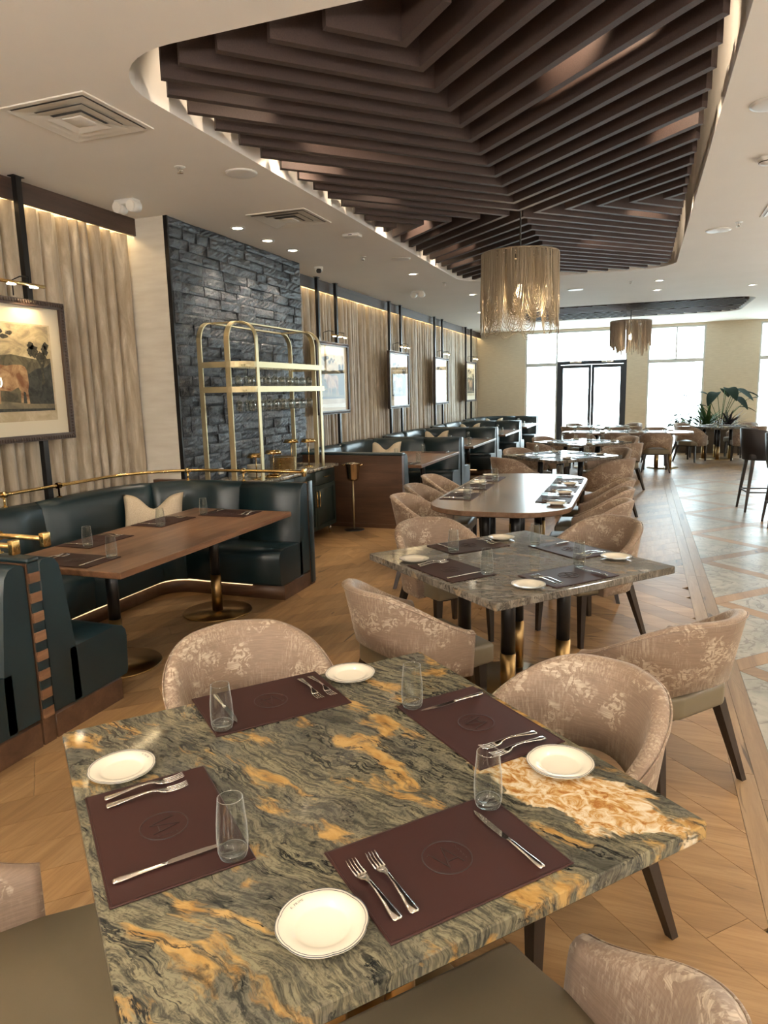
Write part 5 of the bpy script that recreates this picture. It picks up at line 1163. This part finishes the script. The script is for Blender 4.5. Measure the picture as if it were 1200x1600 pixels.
pt = empty('planter_box', (1.75, 19.75, 0), 0, 'low brown planter box behind the far right table', 'planter')
MB().box(-0.85, 0.85, -0.22, -0.19, 0, 0.68).box(-0.85, 0.85, 0.19, 0.22, 0, 0.68).box(-0.85, -0.82, -0.19, 0.19, 0, 0.68).box(0.82, 0.85, -0.19, 0.19, 0, 0.68).build('box', 'planter', pt); MB().box(-0.82, 0.82, -0.19, 0.19, 0.02, 0.62).build('soil', 'soil', pt)
def leaf(L, W, bend, n=8):
    b_ = MB(); rows = []
    for i in range(n+1):
        u = i/n; w_ = W*math.sin(PI*min(1, u*0.97+0.03))**0.75; x = L*u; zz = -bend*u*u*L
        rows.append([(x, -w_/2, zz+0.12*w_), (x, 0, zz), (x, w_/2, zz+0.12*w_)])
    return b_.grid(rows)
def plant(name, label, x, y, z, leaves, material, stems=True, cat='plant'):
    t = empty(name, (x, y, z), 0, label, cat)
    for az, el, sl, L, W, bd in leaves:
        st = Vector((math.cos(az)*math.cos(el), math.sin(az)*math.cos(el), math.sin(el)))*sl
        if stems and sl > 0.1: MB().tube([(0, 0, 0), st*0.5+Vector((0, 0, 0.04)), st], 0.008, 5).build('stem', 'leaf2', t)
        o = leaf(L, W, bd).build('leaf', material, t); o.location = st; o.rotation_euler = (0, -el*0.35 if stems else -el, az)
    return t
r = random.Random(17)
plant('broad_leaf_plant', 'tall plant with broad drooping dark leaves in the planter', 1.95, 19.75, 0.62, [(0.2, 1.15, 0.95, 0.45, 0.24, 0.8), (2.6, 1.15, 0.92, 0.50, 0.22, 0.3), (3.3, 0.85, 1.0, 0.50, 0.18, 0.0), (-0.2, 0.90, 0.9, 0.45, 0.18, 0.2), (-1.3, 1.3, 1.02, 0.42, 0.32, 1.3), (1.3, 1.25, 1.0, 0.42, 0.30, 1.0), (-2.0, 1.2, 0.95, 0.42, 0.30, 1.3), (-0.8, 1.25, 1.0, 0.42, 0.30, 1.2), (2.9, 1.0, 0.65, 0.4, 0.22, 0.6), (0.1, 0.95, 0.62, 0.4, 0.2, 0.7), (-1.0, 1.1, 0.85, 0.4, 0.26, 1.2)], 'leaf')
plant('spiky_plant', 'fresh green spiky plant in the middle of the planter', 1.62, 19.70, 0.62, [(r.uniform(0, 2*PI), r.uniform(0.55, 1.45), 0.02, r.uniform(0.45, 0.75), 0.05, r.uniform(0.1, 0.5)) for _ in range(70)], 'leaf2', False)
plant('plum_spiky_plant', 'plum coloured spiky plant at the right of the planter', 2.12, 19.66, 0.62, [(r.uniform(0, 2*PI), r.uniform(0.5, 1.4), 0.02, r.uniform(0.35, 0.6), 0.05, r.uniform(0.1, 0.6)) for _ in range(50)], 'leaf3', False)
plant('small_leaf_plant', 'low plant with split dark leaves at the left of the planter', 1.12, 19.70, 0.62, [(r.uniform(0, 2*PI), r.uniform(0.3, 1.2), r.uniform(0.2, 0.42), r.uniform(0.16, 0.26), r.uniform(0.09, 0.14), 0.6) for _ in range(34)], 'leaf')
